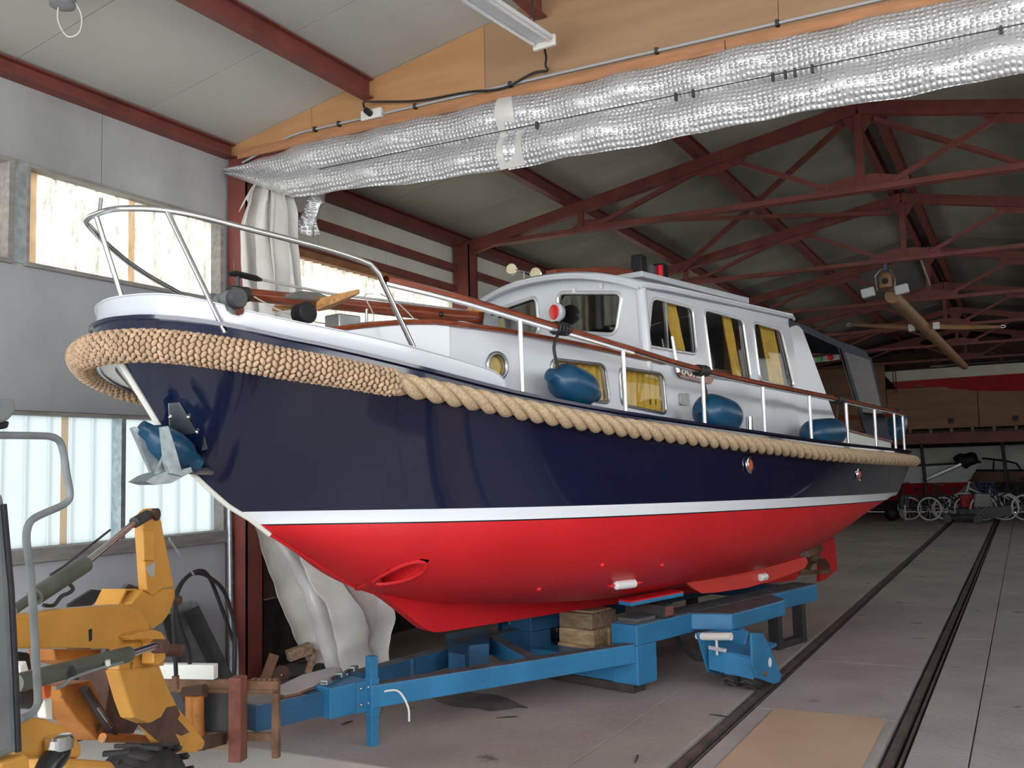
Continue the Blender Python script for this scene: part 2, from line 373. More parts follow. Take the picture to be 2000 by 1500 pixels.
def window(n, y0, y1, z0, z1, pane, label, sill=True, posts=(), mull=()):
    w_ = root('window_%d' % n, (XL, (y0+y1)/2, z0), label, kind='structure'); fx0, fx1 = XL-.11, XL+.025
    for a, b, c, d in ((y0, y0+.03, z0, z1), (y1-.045, y1, z0, z1), (y0+.03, y1-.045, z1-.025, z1)):
        MB().bx(fx0, fx1, a, b, c, d).build('window_frame', 'frame_timber', w_, bev=.003)
    if sill: MB().bx(fx0, XL+.07, y0, y1, z0-.085, z0+.012).build('window_sill', 'frame_timber', w_, bev=.004)
    else: MB().bx(fx0, XL+.03, y0, y1, z0-.02, z0+.012).build('window_frame', 'frame_timber', w_, bev=.003)
    for y in mull: MB().bx(fx0, XL+.02, y-.022, y+.022, z0, z1).build('mullion', 'galvanised', w_, bev=.003)
    k = [y0+.03]+list(mull)+[y1-.045]
    for a, b in zip(k, k[1:]):
        rib_sheet(a, b, z0+.01, z1-.02, XL-.085, .185, .03, .02, .07).build('pane', pane, w_)
    for y in posts: MB().add([(XL-.075, y-.03, z0+.01), (XL-.075, y+.03, z0+.01), (XL-.075, y+.03, z1-.02), (XL-.075, y-.03, z1-.02)], [(0, 1, 2, 3)]).build('post_tint_strip', 'pane_post', w_)  # brown strip stands in for an outside post showing through the pane
    return w_
window(1, 4.34, 6.24, 3.24, 3.955, 'pane_dirty', 'upper window with bright ribbed panes above the bow of the yacht', False, (4.46, 5.33))
window(2, 2.2, 4.25, 3.24, 3.955, 'pane_dirty', 'upper window cut by the left edge of the photo', False, (3.2,))
wp(4.25, 4.34, 3.235, 3.96, 'galvanised', XL-.1, XL+.02, name='mullion')
window(3, 3.6, 6.28, 1.255, 2.21, 'pane_cool', 'lower window with ribbed panes behind the yellow loader', True, (4.75,), (5.195,))
window(4, 1.0, 3.6, 1.255, 2.21, 'pane_cool', 'lower window left of the one behind the loader', True)
wp(YF, 2.2, 3.235, 3.96, 'wall_grey'); wp(YF, 1.0, 1.16, 2.215, 'wall_grey')
# ---- left wall, rear bays
wr = root('wall_left_rear', (XL, 8, 0), 'cream panelled left wall of the rear hall with corrugated window band', kind='structure')
y = 6.4
for k, b in enumerate((7.55, 8.72, 9.72, 10.3, 12.2, 14.2, 16.2, 18.1, 20.1, 22, 24, 26, 28, 30, 32, YB)):
    wp(y+.004, b-.004, 4.18, 4.60, 'wall_cream', par=wr); wp(y+.004, b-.004, 3.89, 4.18, 'wall_cream', par=wr); y = b
for a, b in ((6.5, 10.1), (10.4, 14.0), (14.3, 17.9), (18.2, 21.8), (22.1, 25.7)):
    n = int((b-a)/.022); rows = [[], []]
    for i in range(n+1):
        yy = a+(b-a)*i/n; d = .018*math.sin(2*math.pi*yy/.13)
        rows[0].append((XL-.06-d, yy, 2.62)); rows[1].append((XL-.06-d, yy, 3.88))
    MB().grid(rows).build('corrugated_pane', 'pane_speck', wr, smooth=True)
    MB().bx(XL-.1, XL+.02, a, b, 3.82, 3.90).build('window_header', 'frame_brown', wr, bev=.004)
    MB().bx(XL-.1, XL+.06, a, b, 2.54, 2.64).build('window_sill', 'frame_brown', wr, bev=.004)
    wp(a-.15, b+.15, 1.30, 2.54, 'wall_cream', par=wr)
    for k in range(3): wp(a-.15+k*(b-a+.3)/3+.004, a-.15+(k+1)*(b-a+.3)/3-.004, 0.62, 1.30, 'brown_panel', par=wr); wp(a-.15+k*(b-a+.3)/3+.002, a-.15+(k+1)*(b-a+.3)/3-.002, 0, .61, 'dark_timber', XL-.1, XL+.02, par=wr)
wp(25.8, YB, 0, 3.89, 'brown_panel', par=wr)
for a in (10.1, 14.0, 17.9, 21.8, 25.5): wp(a, a+.3, 2.5, 3.9, 'wall_cream', par=wr)
tag(MB().bx(XL, XL+.08, 6.5, 10.1, 4.14, 4.225).build('wall_rail', 'steel_red'), 'dark red horizontal rail along cream wall between curtain and first column', 'steel rail')
tag(MB().bx(XL, XL+.08, 10.35, YB, 4.14, 4.225).build('wall_rail', 'steel_red'), 'dark red horizontal rail along left wall behind the first column', 'steel rail')
tag(MB().bx(XL, XL+.07, 6.5, 10.1, 3.90, 3.97).build('wall_rail', 'steel_red'), 'dark red lower rail just above corrugated window header', 'steel rail')
# ---- right wall and back wall
wr2 = root('wall_right', (XR, 8, 0), 'right wall of the hall, outside the photo', kind='structure')
for a, b in ((YF, 6.3), (6.3, YB)):
    MB().bx(XR, XR+.1, a, b, 0, 2.5).build('wall_panel', 'brown_panel', wr2); MB().bx(XR, XR+.1, a, b, 4.3, 4.6).build('wall_panel', 'wall_grey', wr2)
MB().bx(XR, XR+.1, 25.8, YB, 2.5, 4.3).build('wall_panel', 'brown_panel', wr2)
for a in (6.3, 10.2, 14.1, 18.0, 21.9): MB().bx(XR, XR+.1, a-.25, a+.25, 2.5, 4.3).build('wall_panel', 'wall_grey', wr2)
w5 = root('window_5', (XR, 0, 2.5), 'unseen window band added in the right wall to light the hall', kind='structure')
for a, b in ((YF, 6.05), (6.55, 9.95), (10.45, 13.85), (14.35, 17.75), (18.25, 21.65), (22.15, 25.8)):
    MB().add([(XR+.05, a, 2.5), (XR+.05, b, 2.5), (XR+.05, b, 4.3), (XR+.05, a, 4.3)], [(0, 1, 2, 3)]).build('pane', 'pane' if b < 6.2 else 'pane_dim', w5)  # unseen panes added on this side to bring light in
tag(MB().bx(XL, XR, YB, YB+.1, 0, 5.6).build('wall_back', 'brown_panel'), 'dark brown boarded back wall of the hall', kind='structure')
# front: head over the wide open door behind the camera
tag(MB().bx(XL, XR, YF-.1, YF, 4.35, 5.6).build('wall_front', 'wall_grey'), 'wall above the open door behind the camera', kind='structure')

# ---- ceiling: sandwich panels running from eave to ridge
ceil = root('ceiling', (XM, 10, 5.5), 'pitched ceiling of wide insulated roof panels', kind='structure')
def rpan(y0, y1, x0, x1, m):
    z0, z1 = roof_z(x0), roof_z(x1)
    a = [(x0, y0, z0), (x1, y0, z1), (x1, y1, z1), (x0, y1, z0)]
    return MB().hexa(a, [(p[0], p[1], p[2]+.08) for p in a]).build('roof_panel', m, ceil)
y = YF
seams = [YF, -2.5, -1.4, -.3, .8, 1.9, 3.05, 4.2, 5.33, YG]
for a, b in zip(seams, seams[1:]):
    rpan(a+.004, b-.004, XL-.15, XM, 'roof_panel'); rpan(a+.004, b-.004, XM, XR+.15, 'roof_panel')
y = YG
while y < YB-.2:
    b = min(y+1.15, YB); m = 'roof_panel_rear' if y < 10.5 else 'roof_dark' if y > 17 else 'roof_mid_shaded'  # panel colours darken with depth: shade of the rear hall painted in
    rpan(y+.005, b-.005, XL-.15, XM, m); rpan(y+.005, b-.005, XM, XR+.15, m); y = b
tag(MB().bx(XL-.2, XR+.2, YF, YB, 5.75, 5.85).build('ceiling_cover', 'roof_dark'), 'roof skin closing the joints above the panels', kind='structure')
# ---- purlins and eave beams
def ibeam(x, y0, y1, zt, h, wd, name, label, cat='steel beam', grp=None):
    m = MB(); m.bx(x-wd/2, x+wd/2, y0, y1, zt-.012, zt); m.bx(x-wd/2, x+wd/2, y0, y1, zt-h, zt-h+.012); m.bx(x-.008, x+.008, y0, y1, zt-h+.012, zt-.012)
    return tag(m.build(name, 'steel_red'), label, cat, grp)
ibeam(XL+.06, YF, YG-.03, 4.625, .115, .12, 'eave_beam', 'dark red eave beam along the top of the grey left wall')
ibeam(XL+.08, YG+.1, YB, 4.60, .15, .15, 'eave_beam', 'dark red eave beam along the top of the cream rear wall')
for i, (x, wh) in enumerate(((-4.55, 'nearest the left wall'), (-2.98, 'beside the hanging tube lamp')  )):
    ibeam(x, YF, YG-.02, roof_z(x)-.004, .165, .10, 'purlin', 'red steel purlin under front ceiling, '+wh)
for i, (x, wh) in enumerate(((-4.55, 'lowest of those behind the foil curtain'), (-2.98, 'second from the left wall behind the foil curtain'), (-1.42, 'left one of the pair under the ridge'), (-1.18, 'right one of the pair under the ridge'), (.30, 'first to the right of the ridge'))):
    ibeam(x, YG+.1, YB, roof_z(x)-.004, .15, .09, 'purlin', 'dark red steel purlin of rear roof, '+wh)
# ---- columns
def column(y, label, x=XL+.14):
    m = MB(); m.bx(x-.11, x+.11, y-.10, y-.088, 0, 4.46); m.bx(x-.11, x+.11, y+.088, y+.10, 0, 4.46); m.bx(x-.006, x+.006, y-.088, y+.088, 0, 4.46)
    m.bx(x+.095, x+.11, y-.1, y+.1, 0, 4.46); m.bx(x-.14, x+.15, y-.14, y+.14, 0, .02)
    return tag(m.build('steel_column', 'steel_red'), label, 'steel column')
column(6.40, 'dark red steel column beside the gathered curtain', XL+.115)
TY = [10.2, 14.15, 18.05, 21.95, 25.85, 29.75]
for i, y in enumerate(TY):
    column(y, ['dark red steel column carrying the nearest roof truss at the left wall', 'dark red steel column under the second truss', 'dark red steel column under the third truss', 'dark red column under the fourth truss', 'dark red column under the fifth truss', 'dark red column under the rearmost truss'][i])
# ---- trusses
ORD = ['nearest', 'second', 'third', 'fourth', 'fifth', 'rearmost']
for i, y in enumerate(TY):
    t = root('roof_truss', (XM, y, 4.4), 'dark red steel roof truss, the %s one behind the foil curtain' % ORD[i], 'roof truss')
    def tz(x): return 4.40+.187*(min(x, 2*XM-x)-XL)
    for sgn in (-1, 1):
        X = lambda x: XM+sgn*(x-XM)*-1 if sgn > 0 else x
        MB().bar((X(XL+.05), y, tz(XL+.05)), (X(XM), y, tz(XM)), .10, .13, (0, 0, 1)).build('top_chord', 'steel_red', t)
        MB().prism([(X(XL+.02), y-.02, 4.30), (X(XL+.75), y-.02, 4.46), (X(XL+.75), y-.02, 4.50), (X(XL+.02), y-.02, 4.40)], (0, .04, 0)).build('haunch', 'steel_red', t)
        MB().bar((X(-4.40), y, 4.46), (X(-4.40), y, tz(-4.40)), .06, .06).build('web_post', 'steel_red', t)
        MB().bar((X(-4.25), y, 4.47), (X(-2.75), y, tz(-2.75)-.02), .05, .05).build('web_diagonal', 'steel_red', t)
        MB().bar((X(-2.70), y, tz(-2.70)-.02), (X(-1.62), y, 4.50), .05, .05).build('web_diagonal', 'steel_red', t)
        MB().prism([(X(-3.05), y-.008, tz(-3.05)+.02), (X(-2.35), y-.008, tz(-2.35)+.02), (X(-2.5), y-.008, tz(-2.5)-.15), (X(-2.95), y-.008, tz(-2.95)-.15)], (0, .016, 0)).build('gusset', 'steel_red', t)
        MB().prism([(X(-4.6), y-.008, 4.44), (X(-4.0), y-.008, 4.44), (X(-4.1), y-.008, 4.55), (X(-4.45), y-.008, 4.53)], (0, .016, 0)).build('gusset', 'steel_red', t)
    for dy in (-.035, .035): MB().bx(XL+.4, 2*XM-XL-.4, y+dy-.025, y+dy+.025, 4.42, 4.475).build('bottom_chord', 'steel_red', t)
    MB().bx(XM-.035, XM+.035, y-.03, y+.03, 4.46, 5.28).build('king_post', 'steel_red', t)
    MB().prism([(XM-.45, y-.01, 4.44), (XM+.45, y-.01, 4.44), (XM+.45, y-.01, 4.53), (XM+.12, y-.01, 4.60), (XM-.12, y-.01, 4.60), (XM-.45, y-.01, 4.53)], (0, .02, 0)).build('gusset', 'steel_red', t)
    MB().prism([(XM-.2, y-.01, 5.27), (XM+.2, y-.01, 5.27), (XM+.06, y-.01, 5.05), (XM-.06, y-.01, 5.05)], (0, .02, 0)).build('gusset', 'steel_red', t)
for a, b, lb in (((-1.45, 10.2, 5.16), (-4.5, 14.1, 4.62), 'red diagonal roof brace running left from the nearest truss ridge'), ((-1.17, 10.2, 5.16), (1.9, 14.1, 4.62), 'red diagonal roof brace running right from the nearest truss ridge'),
                 ((-4.4, 10.2, 4.55), (-1.45, 14.1, 5.1), 'red diagonal roof brace crossing to the second truss ridge')):
    tag(MB().bar(a, b, .05, .05).build('roof_brace', 'steel_red'), lb, 'steel brace')

# ---- plywood gable above the opening
gab = root('wall_gable', (XM, YG, 4.5), 'plywood gable partition above the opening to the rear hall', kind='structure')
gx = [XL-.02, -5.15, -3.475, -1.265, .95, 2.2, XR+.02]
for a, b in zip(gx, gx[1:]):
    xs = [a+.002, b-.002]
    if a < XM < b: xs = [a+.002, XM, b-.002]
    top = [(x, YG, roof_z(x)-.003) for x in reversed(xs)]
    MB().prism([(xs[0], YG, 4.53), (xs[-1], YG, 4.53)]+top, (0, .02, 0)).build('plywood_panel', 'plywood' if a < -3.5 else 'plywood_grey', gab)
for a, b in ((-5.95, -1.62), (-1.615, XR)):
    MB().bx(a, b, YG-.035, YG, 4.485, 4.565).build('batten', 'batten_wood', gab, bev=.004)
MB().bx(XL, XR, YG+.02, YG+.09, 4.45, 4.60).build('header_beam', 'steel_red', gab)
# conduit with clips, sockets, cable
cd = root('cable_conduit', (-3, YG-.03, 4.6), 'thin grey conduit pipe clipped above wooden batten on plywood', 'conduit')
cz = 4.60
MB().tube([(-5.9, YG-.02, 4.45), (-5.35, YG-.02, cz-.01), (-5.25, YG-.02, cz)]+[(x, YG-.02, cz) for x in (-5, -4.62)], .010, 8).build('pipe', 'conduit', cd, True)
MB().tube([(-4.40, YG-.02, cz), (.02, YG-.02, cz)], .011, 8).build('pipe', 'conduit', cd, True)
for x in (-5.1, -4.85, -4.1, -3.25, -2.1, -1.27, -.4):
    MB().bx(x-.012, x+.012, YG-.036, YG, cz-.02, cz+.02).build('clip', 'dark_steel', cd)
sk = root('wall_socket', (-4.5, YG, cz), 'white wall socket with black plug on plywood gable', 'socket')
MB().bx(-4.61, -4.41, YG-.05, YG-.001, cz-.03, cz+.05).build('housing', 'plastic_white', sk, bev=.008)
MB().cyl((-4.51, YG-.05, cz+.01), (-4.51, YG-.11, cz+.02), .026).build('plug', 'black_rubber', sk, True)
tag(MB().bx(-.02, .22, YG-.05, YG-.001, cz-.03, cz+.05).build('junction_box', 'plastic_white', bev=.008), 'white junction box at the top right end of conduit', 'junction box')
tag(MB().tube(spline([(-4.51, YG-.11, cz+.02), (-4.53, YG-.11, cz+.09), (-4.42, YG-.07, cz+.085), (-4.05, YG-.04, cz+.03), (-3.6, YG-.045, cz+.005), (-3.3, YG-.05, cz-.03), (-3.05, YG-.045, cz+.035), (-2.93, YG-.045, cz+.03), (-2.93, YG-.07, cz+.06), (-2.90, YG-.12, cz+.10), (-2.85, YG-.27, cz+.13)]), .009, 6).build('power_cable', 'black_rubber', None, True), 'black cable from the socket up to the hanging tube lamp', 'cable')
# tube lamp
A, Bp = at(1062, 66, 1, YG-.35), at(915, -45, 1, 4.4)
A = Vector((-2.83, 5.99, 4.72)); Bp = Vector((-3.0, 4.5, 4.72))
lp = root('tube_lamp', (A+Bp)/2-Vector((0, 0, .1)), 'grey hanging fluorescent tube lamp in front of the plywood', 'lamp')
LD = (A-Bp).normalized(); LS = LD.cross(Vector((0, 0, 1))); UZ = Vector((0, 0, 1))
def lbar(o, z, w_, h_, a, b, nm, mt, bev=.005): return MB().bar(Bp+LS*o+UZ*z+LD*a, A+LS*o+UZ*z+LD*b, w_, h_).build(nm, mt, lp, bev=bev)
lbar(0, .015, .17, .03, 0, 0, 'reflector', 'lamp_body'); lbar(0, .05, .07, .05, 0, 0, 'ballast_housing', 'lamp_body')
for x in (-.065, .065): MB().cyl(Bp+LS*x-UZ*.012, A+LS*x-UZ*.012-LD*.03, .014).build('tube', 'alu_white', lp, True)
MB().bar(A+UZ*.0, A+UZ*.0+LD*.03, .18, .08).build('end_cap', 'plastic_white', lp, bev=.006)
for x in (-.02, .02): MB().cyl(A-LD*.15+LS*x+UZ*.07, A-LD*.12+UZ*.32, .004, 6).build('hanging_wire', 'dark_steel', lp)
MB().cyl(A-LD*.12+UZ*.32, A-LD*.12+UZ*.50, .004, 6).build('hanging_wire', 'dark_steel', lp)
# bulb holder with looped cord at the upper left
b0 = at(122, 6, 2, 4.66)
dl = root('ceiling_fitting', b0, 'round grey ceiling fitting with a looped white cord at the upper left', 'ceiling fitting')
zc = roof_z(b0.x)
MB().lathe([(.05, -.30), (.075, -.29), (.08, -.2), (.07, 0)], (b0.x, b0.y, b0.z+.27), n=18).build('housing', 'windlass_grey', dl, True)
MB().cyl((b0.x, b0.y, b0.z+.26), (b0.x, b0.y, zc), .012).build('stem', 'dark_steel', dl)
c0 = b0+Vector((0, 0, -.01)); dr = Vector((.8, .6, 0)).normalized()
MB().tube(spline([c0+dr*-.02+Vector((0,0,.02)), c0+dr*-.025+Vector((0, 0, -.10)), c0+dr*.03+Vector((0, 0, -.20)), c0+dr*.10+Vector((0, 0, -.17)), c0+dr*.11+Vector((0, 0, -.06)), c0+dr*.06+Vector((0, 0, .04))]), .004, 6).build('cord', 'plastic_white', dl, True)

# ---- bubble foil valance with its wire
val = root('foil_valance', (-1.3, YG-.06, 4.1), 'silver bubble foil valance strung along a wire above the opening', 'foil curtain')
def foil(x0, x1, zl, seed, y_off=0.0):
    rr = random.Random(seed); n = max(8, int((x1-x0)/.05)); k = 16; rows = []
    ph = [rr.uniform(0, 6.28) for _ in range(6)]
    for i in range(n+1):
        x = x0+(x1-x0)*i/n; row = []
        zt = 4.487; zb = zl(x); ztop = zt
        if x < -5.3: ztop = lerp(4.40, zt, max(0, (x+6.05)/.75))
        for j in range(k+1):
            t = j/k; z = lerp(ztop, zb, t)
            bulge = .07*math.sin(math.pi*min(t*2, 1)) if t < .5 else .075*math.sin(math.pi*(t-.5)*2)
            wr_ = .014*math.sin(x*7.3+ph[0]+t*3)+.010*math.sin(x*15+ph[1]-t*6)+.018*math.sin(x*2.1+ph[2]+t*2)*math.sin(math.pi*t)
            row.append((x, YG-.04-bulge-wr_-y_off, z+.008*math.sin(x*4+ph[3])*t))
        rows.append(row)
    return MB().grid(rows)
zl = lambda x: (lerp(4.04, 3.96, min(1, (x+5.3)/2)) if x > -5.3 else lerp(4.34, 4.04, max(0, (x+6.05)/.75))) - .01*math.sin(x*1.3)
o = foil(-6.03, -3.25, zl, 1).build('foil_sheet', 'bubble_foil', val, True, ang=80)
o = foil(-3.27, .35, lambda x: zl(x)-.01, 2).build('foil_sheet', 'bubble_foil', val, True, ang=80)
o = foil(.33, XR, zl, 3, .01).build('foil_sheet', 'bubble_foil', val, True, ang=80)
foil(-3.33, -3.12, lambda x: 3.945, 4, .018).build('foil_seam_strip', 'tarp', val, True, ang=80)
MB().tube([(-5.35, YG-.09, 4.225), (-1, YG-.105, 4.225), (XR, YG-.105, 4.225)], .004, 6).build('wire', 'dark_steel', val)
for x in (-3.0, -1.95, -1.83, -1.30, -1.22, -1.16, -1.05, .02):
    MB().bx(x-.008, x+.008, YG-.112, YG-.08, 4.19, 4.24).build('wire_clip', 'dark_steel', val)
# ---- gathered tarpaulin curtain at the left of the opening
def curtain():
    rows = []; nz, nx = 90, 110
    for i in range(nz+1):
        z = lerp(4.30, .06, i/nz)
        # centre, half width (along X) and fold depth change with height
        xc = interp(z, [(0, -5.22), (.55, -5.25), (1.1, -5.47), (2.2, -5.6), (3.2, -5.62), (3.8, -5.66), (4.3, -5.62)])
        hw = interp(z, [(0, .36), (.25, .47), (.6, .56), (1.1, .47), (1.6, .40), (2.4, .34), (3.4, .35), (3.9, .33), (4.1, .24), (4.3, .10)])
        fd = interp(z, [(0, .10), (1.0, .13), (2.5, .08), (4.0, .06), (4.3, .03)])
        row = []
        for j in range(nx+1):
            s = j/nx; a = s*2*math.pi*4.2
            x = xc+hw*(2*s-1)+.03*math.sin(a*1.7+z*1.3)
            yy = 6.32+fd*math.sin(a+.6*math.sin(z*1.1))+.05*math.sin(2.7*s*6+z*2.1)*(.4+.6*(z < 1.6))+.42*(1-min(z/1.8, 1))
            nv = mnoise.noise_vector(Vector((x*3.2, z*2.2, 1.0)))*(.05 if z < 1.7 else .022)+mnoise.noise_vector(Vector((x*9, z*7, 3.0)))*(.022 if z < 1.7 else .006)
            row.append((max(x, XL+.03)+nv.x, yy+nv.y*1.6, z+.05*math.sin(s*9)*(z > 4.1)-.03*math.sin(s*11)*(i == nz)))
        rows.append(row)
    return MB().grid(rows)
cu = root('tarp_curtain', (-5.4, 6.6, 0), 'pale grey plastic tarpaulin curtain gathered at the left of the opening', 'curtain')
o = curtain().build('sheet', 'tarp', cu, True, ang=80)
MB().tube([(-5.72, 6.56, 4.26), (-5.62, 6.50, 4.27), (-5.50, 6.53, 4.27), (-5.45, 6.64, 4.26), (-5.6, 6.7, 4.26)], .02, 6, closed=True).build('tie_rope', 'dark_grey', cu, True)
m = MB(); rows = []
for i in range(9):
    t = i/8; rows.append([(-5.42+.20*t+.02*math.sin(j), 6.5+.05*math.sin(t*7+j*.9), lerp(4.22, 3.72+.16*abs(t-.6), j/6)+.02*math.sin(j*3+t*5)) for j in range(7)])
m.grid(rows).build('loose_flap', 'bubble_foil', cu, True, ang=80)
# ================================================================== THE YACHT (boat frame: v to port, u aft, z up)
PH = R_(12.5); BT = Vector((math.sin(PH), math.cos(PH), 0)); BN = Vector((math.cos(PH), -math.sin(PH), 0)); BP = Vector((-3.9, 5.23, 0))
def W(v, u, z): return BP+BN*v+BT*u+Vector((0, 0, z))
def onv(px, py, v):
    d = ray(px, py); k = (v-BN.dot(ORI-BP))/BN.dot(d); p = ORI+d*k; return (v, BT.dot(p-BP), p.z)
def onu(px, py, u):
    d = ray(px, py); k = (u-BT.dot(ORI-BP))/BT.dot(d); p = ORI+d*k; return (BN.dot(p-BP), u, p.z)
yacht = root('motor_yacht', W(0, 2.6, .0), 'navy, white and red steel motor yacht resting on a blue boat trailer', 'motor yacht', rz=-PH)
UE = 7.25
T_B = [(-1.77, 0), (-1.765, .08), (-1.75, .165), (-1.72, .28), (-1.66, .40), (-1.58, .52), (-1.5, .61), (-1.4, .70), (-1.3, .765), (-1.2, .82), (-.9, .92), (-.6, 1.0), (.5, 1.15), (1.5, 1.27), (3, 1.42), (4.5, 1.47), (6, 1.40), (7, 1.27), (7.25, 1.22)]
T_ZR = [(-1.77, 2.42), (-1.66, 2.402), (-1.52, 2.37), (-1.37, 2.339), (-1.19, 2.302), (-.98, 2.275), (-.6, 2.22), (-.137, 2.158), (.47, 2.078), (1.19, 2.003), (2.04, 1.935), (3.09, 1.862), (4.58, 1.777), (7.3, 1.695)]
T_BH = [(-1.653, 0), (-1.6, .16), (-1.5, .33), (-1.3, .55), (-1.1, .69), (-.9, .79), (-.6, .90), (.5, 1.08), (1.5, 1.20), (3, 1.35), (4.5, 1.40), (6, 1.33), (7, 1.20), (7.25, 1.15)]
T_BW = [(-.84, 0), (-.57, .19), (-.35, .38), (-.07, .62), (.44, .92), (1.26, 1.16), (2.3, 1.29), (3.5, 1.33), (5, 1.27), (6.5, 1.10), (7.25, .98)]
T_ZB = [(-1.653, 2.368), (-1.525, 2.175), (-1.371, 1.945), (-1.228, 1.767), (-1.097, 1.653), (-.978, 1.56), (-.838, 1.481), (-.693, 1.378), (-.581, 1.312), (-.348, 1.173), (-.058, 1.006), (.185, .92), (.63, .82), (1.5, .71), (2.5, .64), (4, .62), (5, .70), (6, .94), (6.8, 1.17), (7.25, 1.28)]
def Bs(u): return interp(u, T_B)
def Zr(u): return interp(u, T_ZR)
def Bh(u): return interp(u, T_BH)
def Zh(u): return Zr(u)-.035
def Bw(u): return interp(u, T_BW)
def Zw(u): return 1.482-.0215*(u+.84)
def Zb(u): return interp(u, T_ZB)
def HV(u, z):                                         # half breadth of the hull
    zb, zw, zh = Zb(u), Zw(u), Zh(u)
    if u < -.84 or zb >= zw:
        b0, z0 = 0, zb
    else: b0, z0 = Bw(u), zw
    if z >= z0:
        t = min(1, (z-z0)/max(1e-6, zh-z0)); fl = lerp(1.15, .85, min(1, max(0, (u+.84)/2.0))); return .012+b0+(Bh(u)-b0)*t**fl
    t = max(0, min(1, (z-zb)/max(1e-6, zw-zb))); return .012+b0*(1-(1-t)**2.3)**lerp(.62, .50, min(1, max(0, u/1.5)))
def hit_hull(px, py):
    d = ray(px, py); lo = None; k = 2.0/FPX
    while k < 20/FPX:
        p = ORI+d*k; q = p-BP; v, u, z = BN.dot(q), BT.dot(q), p.z
        if -1.65 < u < UE and Zb(u) <= z <= Zh(u)+.02 and v <= HV(u, z): return (HV(u, z), u, z)
        k += .004/FPX*2
    return None
def cross_u(f):                                       # u where the stem crosses a level line
    a, b = -1.65, .2
    for _ in range(50):
        m = (a+b)/2
        if Zb(m) > f(m): a = m
        else: b = m
    return b
SW = .038
lowf, upf = (lambda u: Zw(u)-SW), (lambda u: Zw(u)+SW)
sta = sorted(set([-1.653+.02*i for i in range(12)]+[-1.4+.05*i for i in range(44)]+[.8+.1*i for i in range(65)]+[UE, cross_u(lowf), cross_u(upf)]))
tun_c = None
def hull_band(fa, fb, n, pw=1.0, cut=None):
    m = MB()
    for sgn in (1, -1):
        rows = []
        for u in sta:
            zb = Zb(u); a, b = max(fa(u), zb), max(fb(u), zb)
            rows.append([W(sgn*HV(u, a+(b-a)*(j/n)**pw) if a+(b-a)*(j/n)**pw > zb+1e-6 else sgn*.012, u, a+(b-a)*(j/n)**pw) for j in range(n+1)])
        k = len(m.v); nn = n+1
        for r in rows: m.v += r
        for i in range(len(rows)-1):
            for j in range(n):
                q = (k+i*nn+j, k+i*nn+j+1, k+(i+1)*nn+j+1, k+(i+1)*nn+j)
                if cut and sgn > 0:
                    c = sum((m.v[t] for t in q), Vector())/4
                    if cut(c): continue
                m.f.append(q)
    bm_merge(m); return m
def bm_merge(m):
    bm = bmesh.new(); vs = [bm.verts.new(q) for q in m.v]
    for f in m.f:
        ids = []
        for i in f:
            if not any((m.v[i]-m.v[k]).length < 1e-6 for k in ids): ids.append(i)
        if len(ids) >= 3:
            try: bm.faces.new([vs[i] for i in ids])
            except ValueError: pass
    bmesh.ops.remove_doubles(bm, verts=bm.verts, dist=1e-5); bm.verts.index_update()
    m.v = [v.co.copy() for v in bm.verts]; m.f = [tuple(v.index for v in f.verts) for f in bm.faces]; bm.free()
# bow thruster tunnel mouth, placed on the hull where it is seen
tc = hit_hull(788, 1120); tA = hit_hull(738, 1140); tB = hit_hull(836, 1101)
TC = W(*tc); TAX = (W(*tB)-W(*tA))/2; TN = Vector()
e = .05; TN = (W(HV(tc[1]+e, tc[2]), tc[1]+e, tc[2])-W(HV(tc[1]-e, tc[2]), tc[1]-e, tc[2])).cross(W(HV(tc[1], tc[2]+e), tc[1], tc[2]+e)-W(HV(tc[1], tc[2]-e), tc[1], tc[2]-e)).normalized()
if TN.dot(BN) < 0: TN = -TN
TA1 = TAX.normalized(); TB1 = TN.cross(TA1).normalized(); ta, tb = TAX.length, .075
def in_tunnel(c):
    q = c-TC; return (q.dot(TA1)/ta)**2+(q.dot(TB1)/tb)**2 < .95 and abs(q.dot(TN)) < .2
hull_band(upf, lambda u: Zh(u), 22).build('topsides', 'navy', yacht, True, ang=60)
hull_band(lowf, upf, 2).build('boot_stripe', 'stripe_white', yacht, True, ang=60)
def band2(): # thin black pin line under the stripe
    return hull_band(lambda u: lowf(u)-.009, lambda u: lowf(u), 1)
band2().build('pin_line', 'black_gloss', yacht, True, ang=60)
def rb(): return hull_band(lambda u: Zb(u), lambda u: lowf(u)-.009, 40, 1.4, in_tunnel)
rb().build('bottom', 'antifoul', yacht, True, ang=60)
lip = [TC+TA1*(ta*math.cos(t))+TB1*(tb*math.sin(t)) for t in [2*math.pi*i/32 for i in range(32)]]
def to_hull(p, off=0.0):
    q = p-BP; u, z = BT.dot(q), p.z; return W(HV(u, z)+off, u, z)
lip = [to_hull(p) for p in lip]
tn = MB().tube(lip, .013, 8, True).build('thruster_mouth', 'antifoul', yacht, True)
rows = [lip]
for k in range(1, 5): rows.append([lerp(p, TC, .08*k)-BN*(.07*k)-Vector((0, 0, .02*k)) for p in lip])
mm = MB().grid(rows, True); mm.f.append(tuple(range(4*32, 5*32))); mm.build('tunnel_wall', 'antifoul', tn, True)
# transom
tr_ = [W(HV(UE, z), UE, z) for z in [lerp(Zb(UE), Zh(UE), j/10) for j in range(11)]]; tl_ = [W(-HV(UE, z), UE, z) for z in [lerp(Zb(UE), Zh(UE), j/10) for j in range(11)]]
m = MB(); m.hexa(tr_+tl_[::-1], [p+BT*.02 for p in tr_+tl_[::-1]]); m.build('transom', 'navy', yacht)
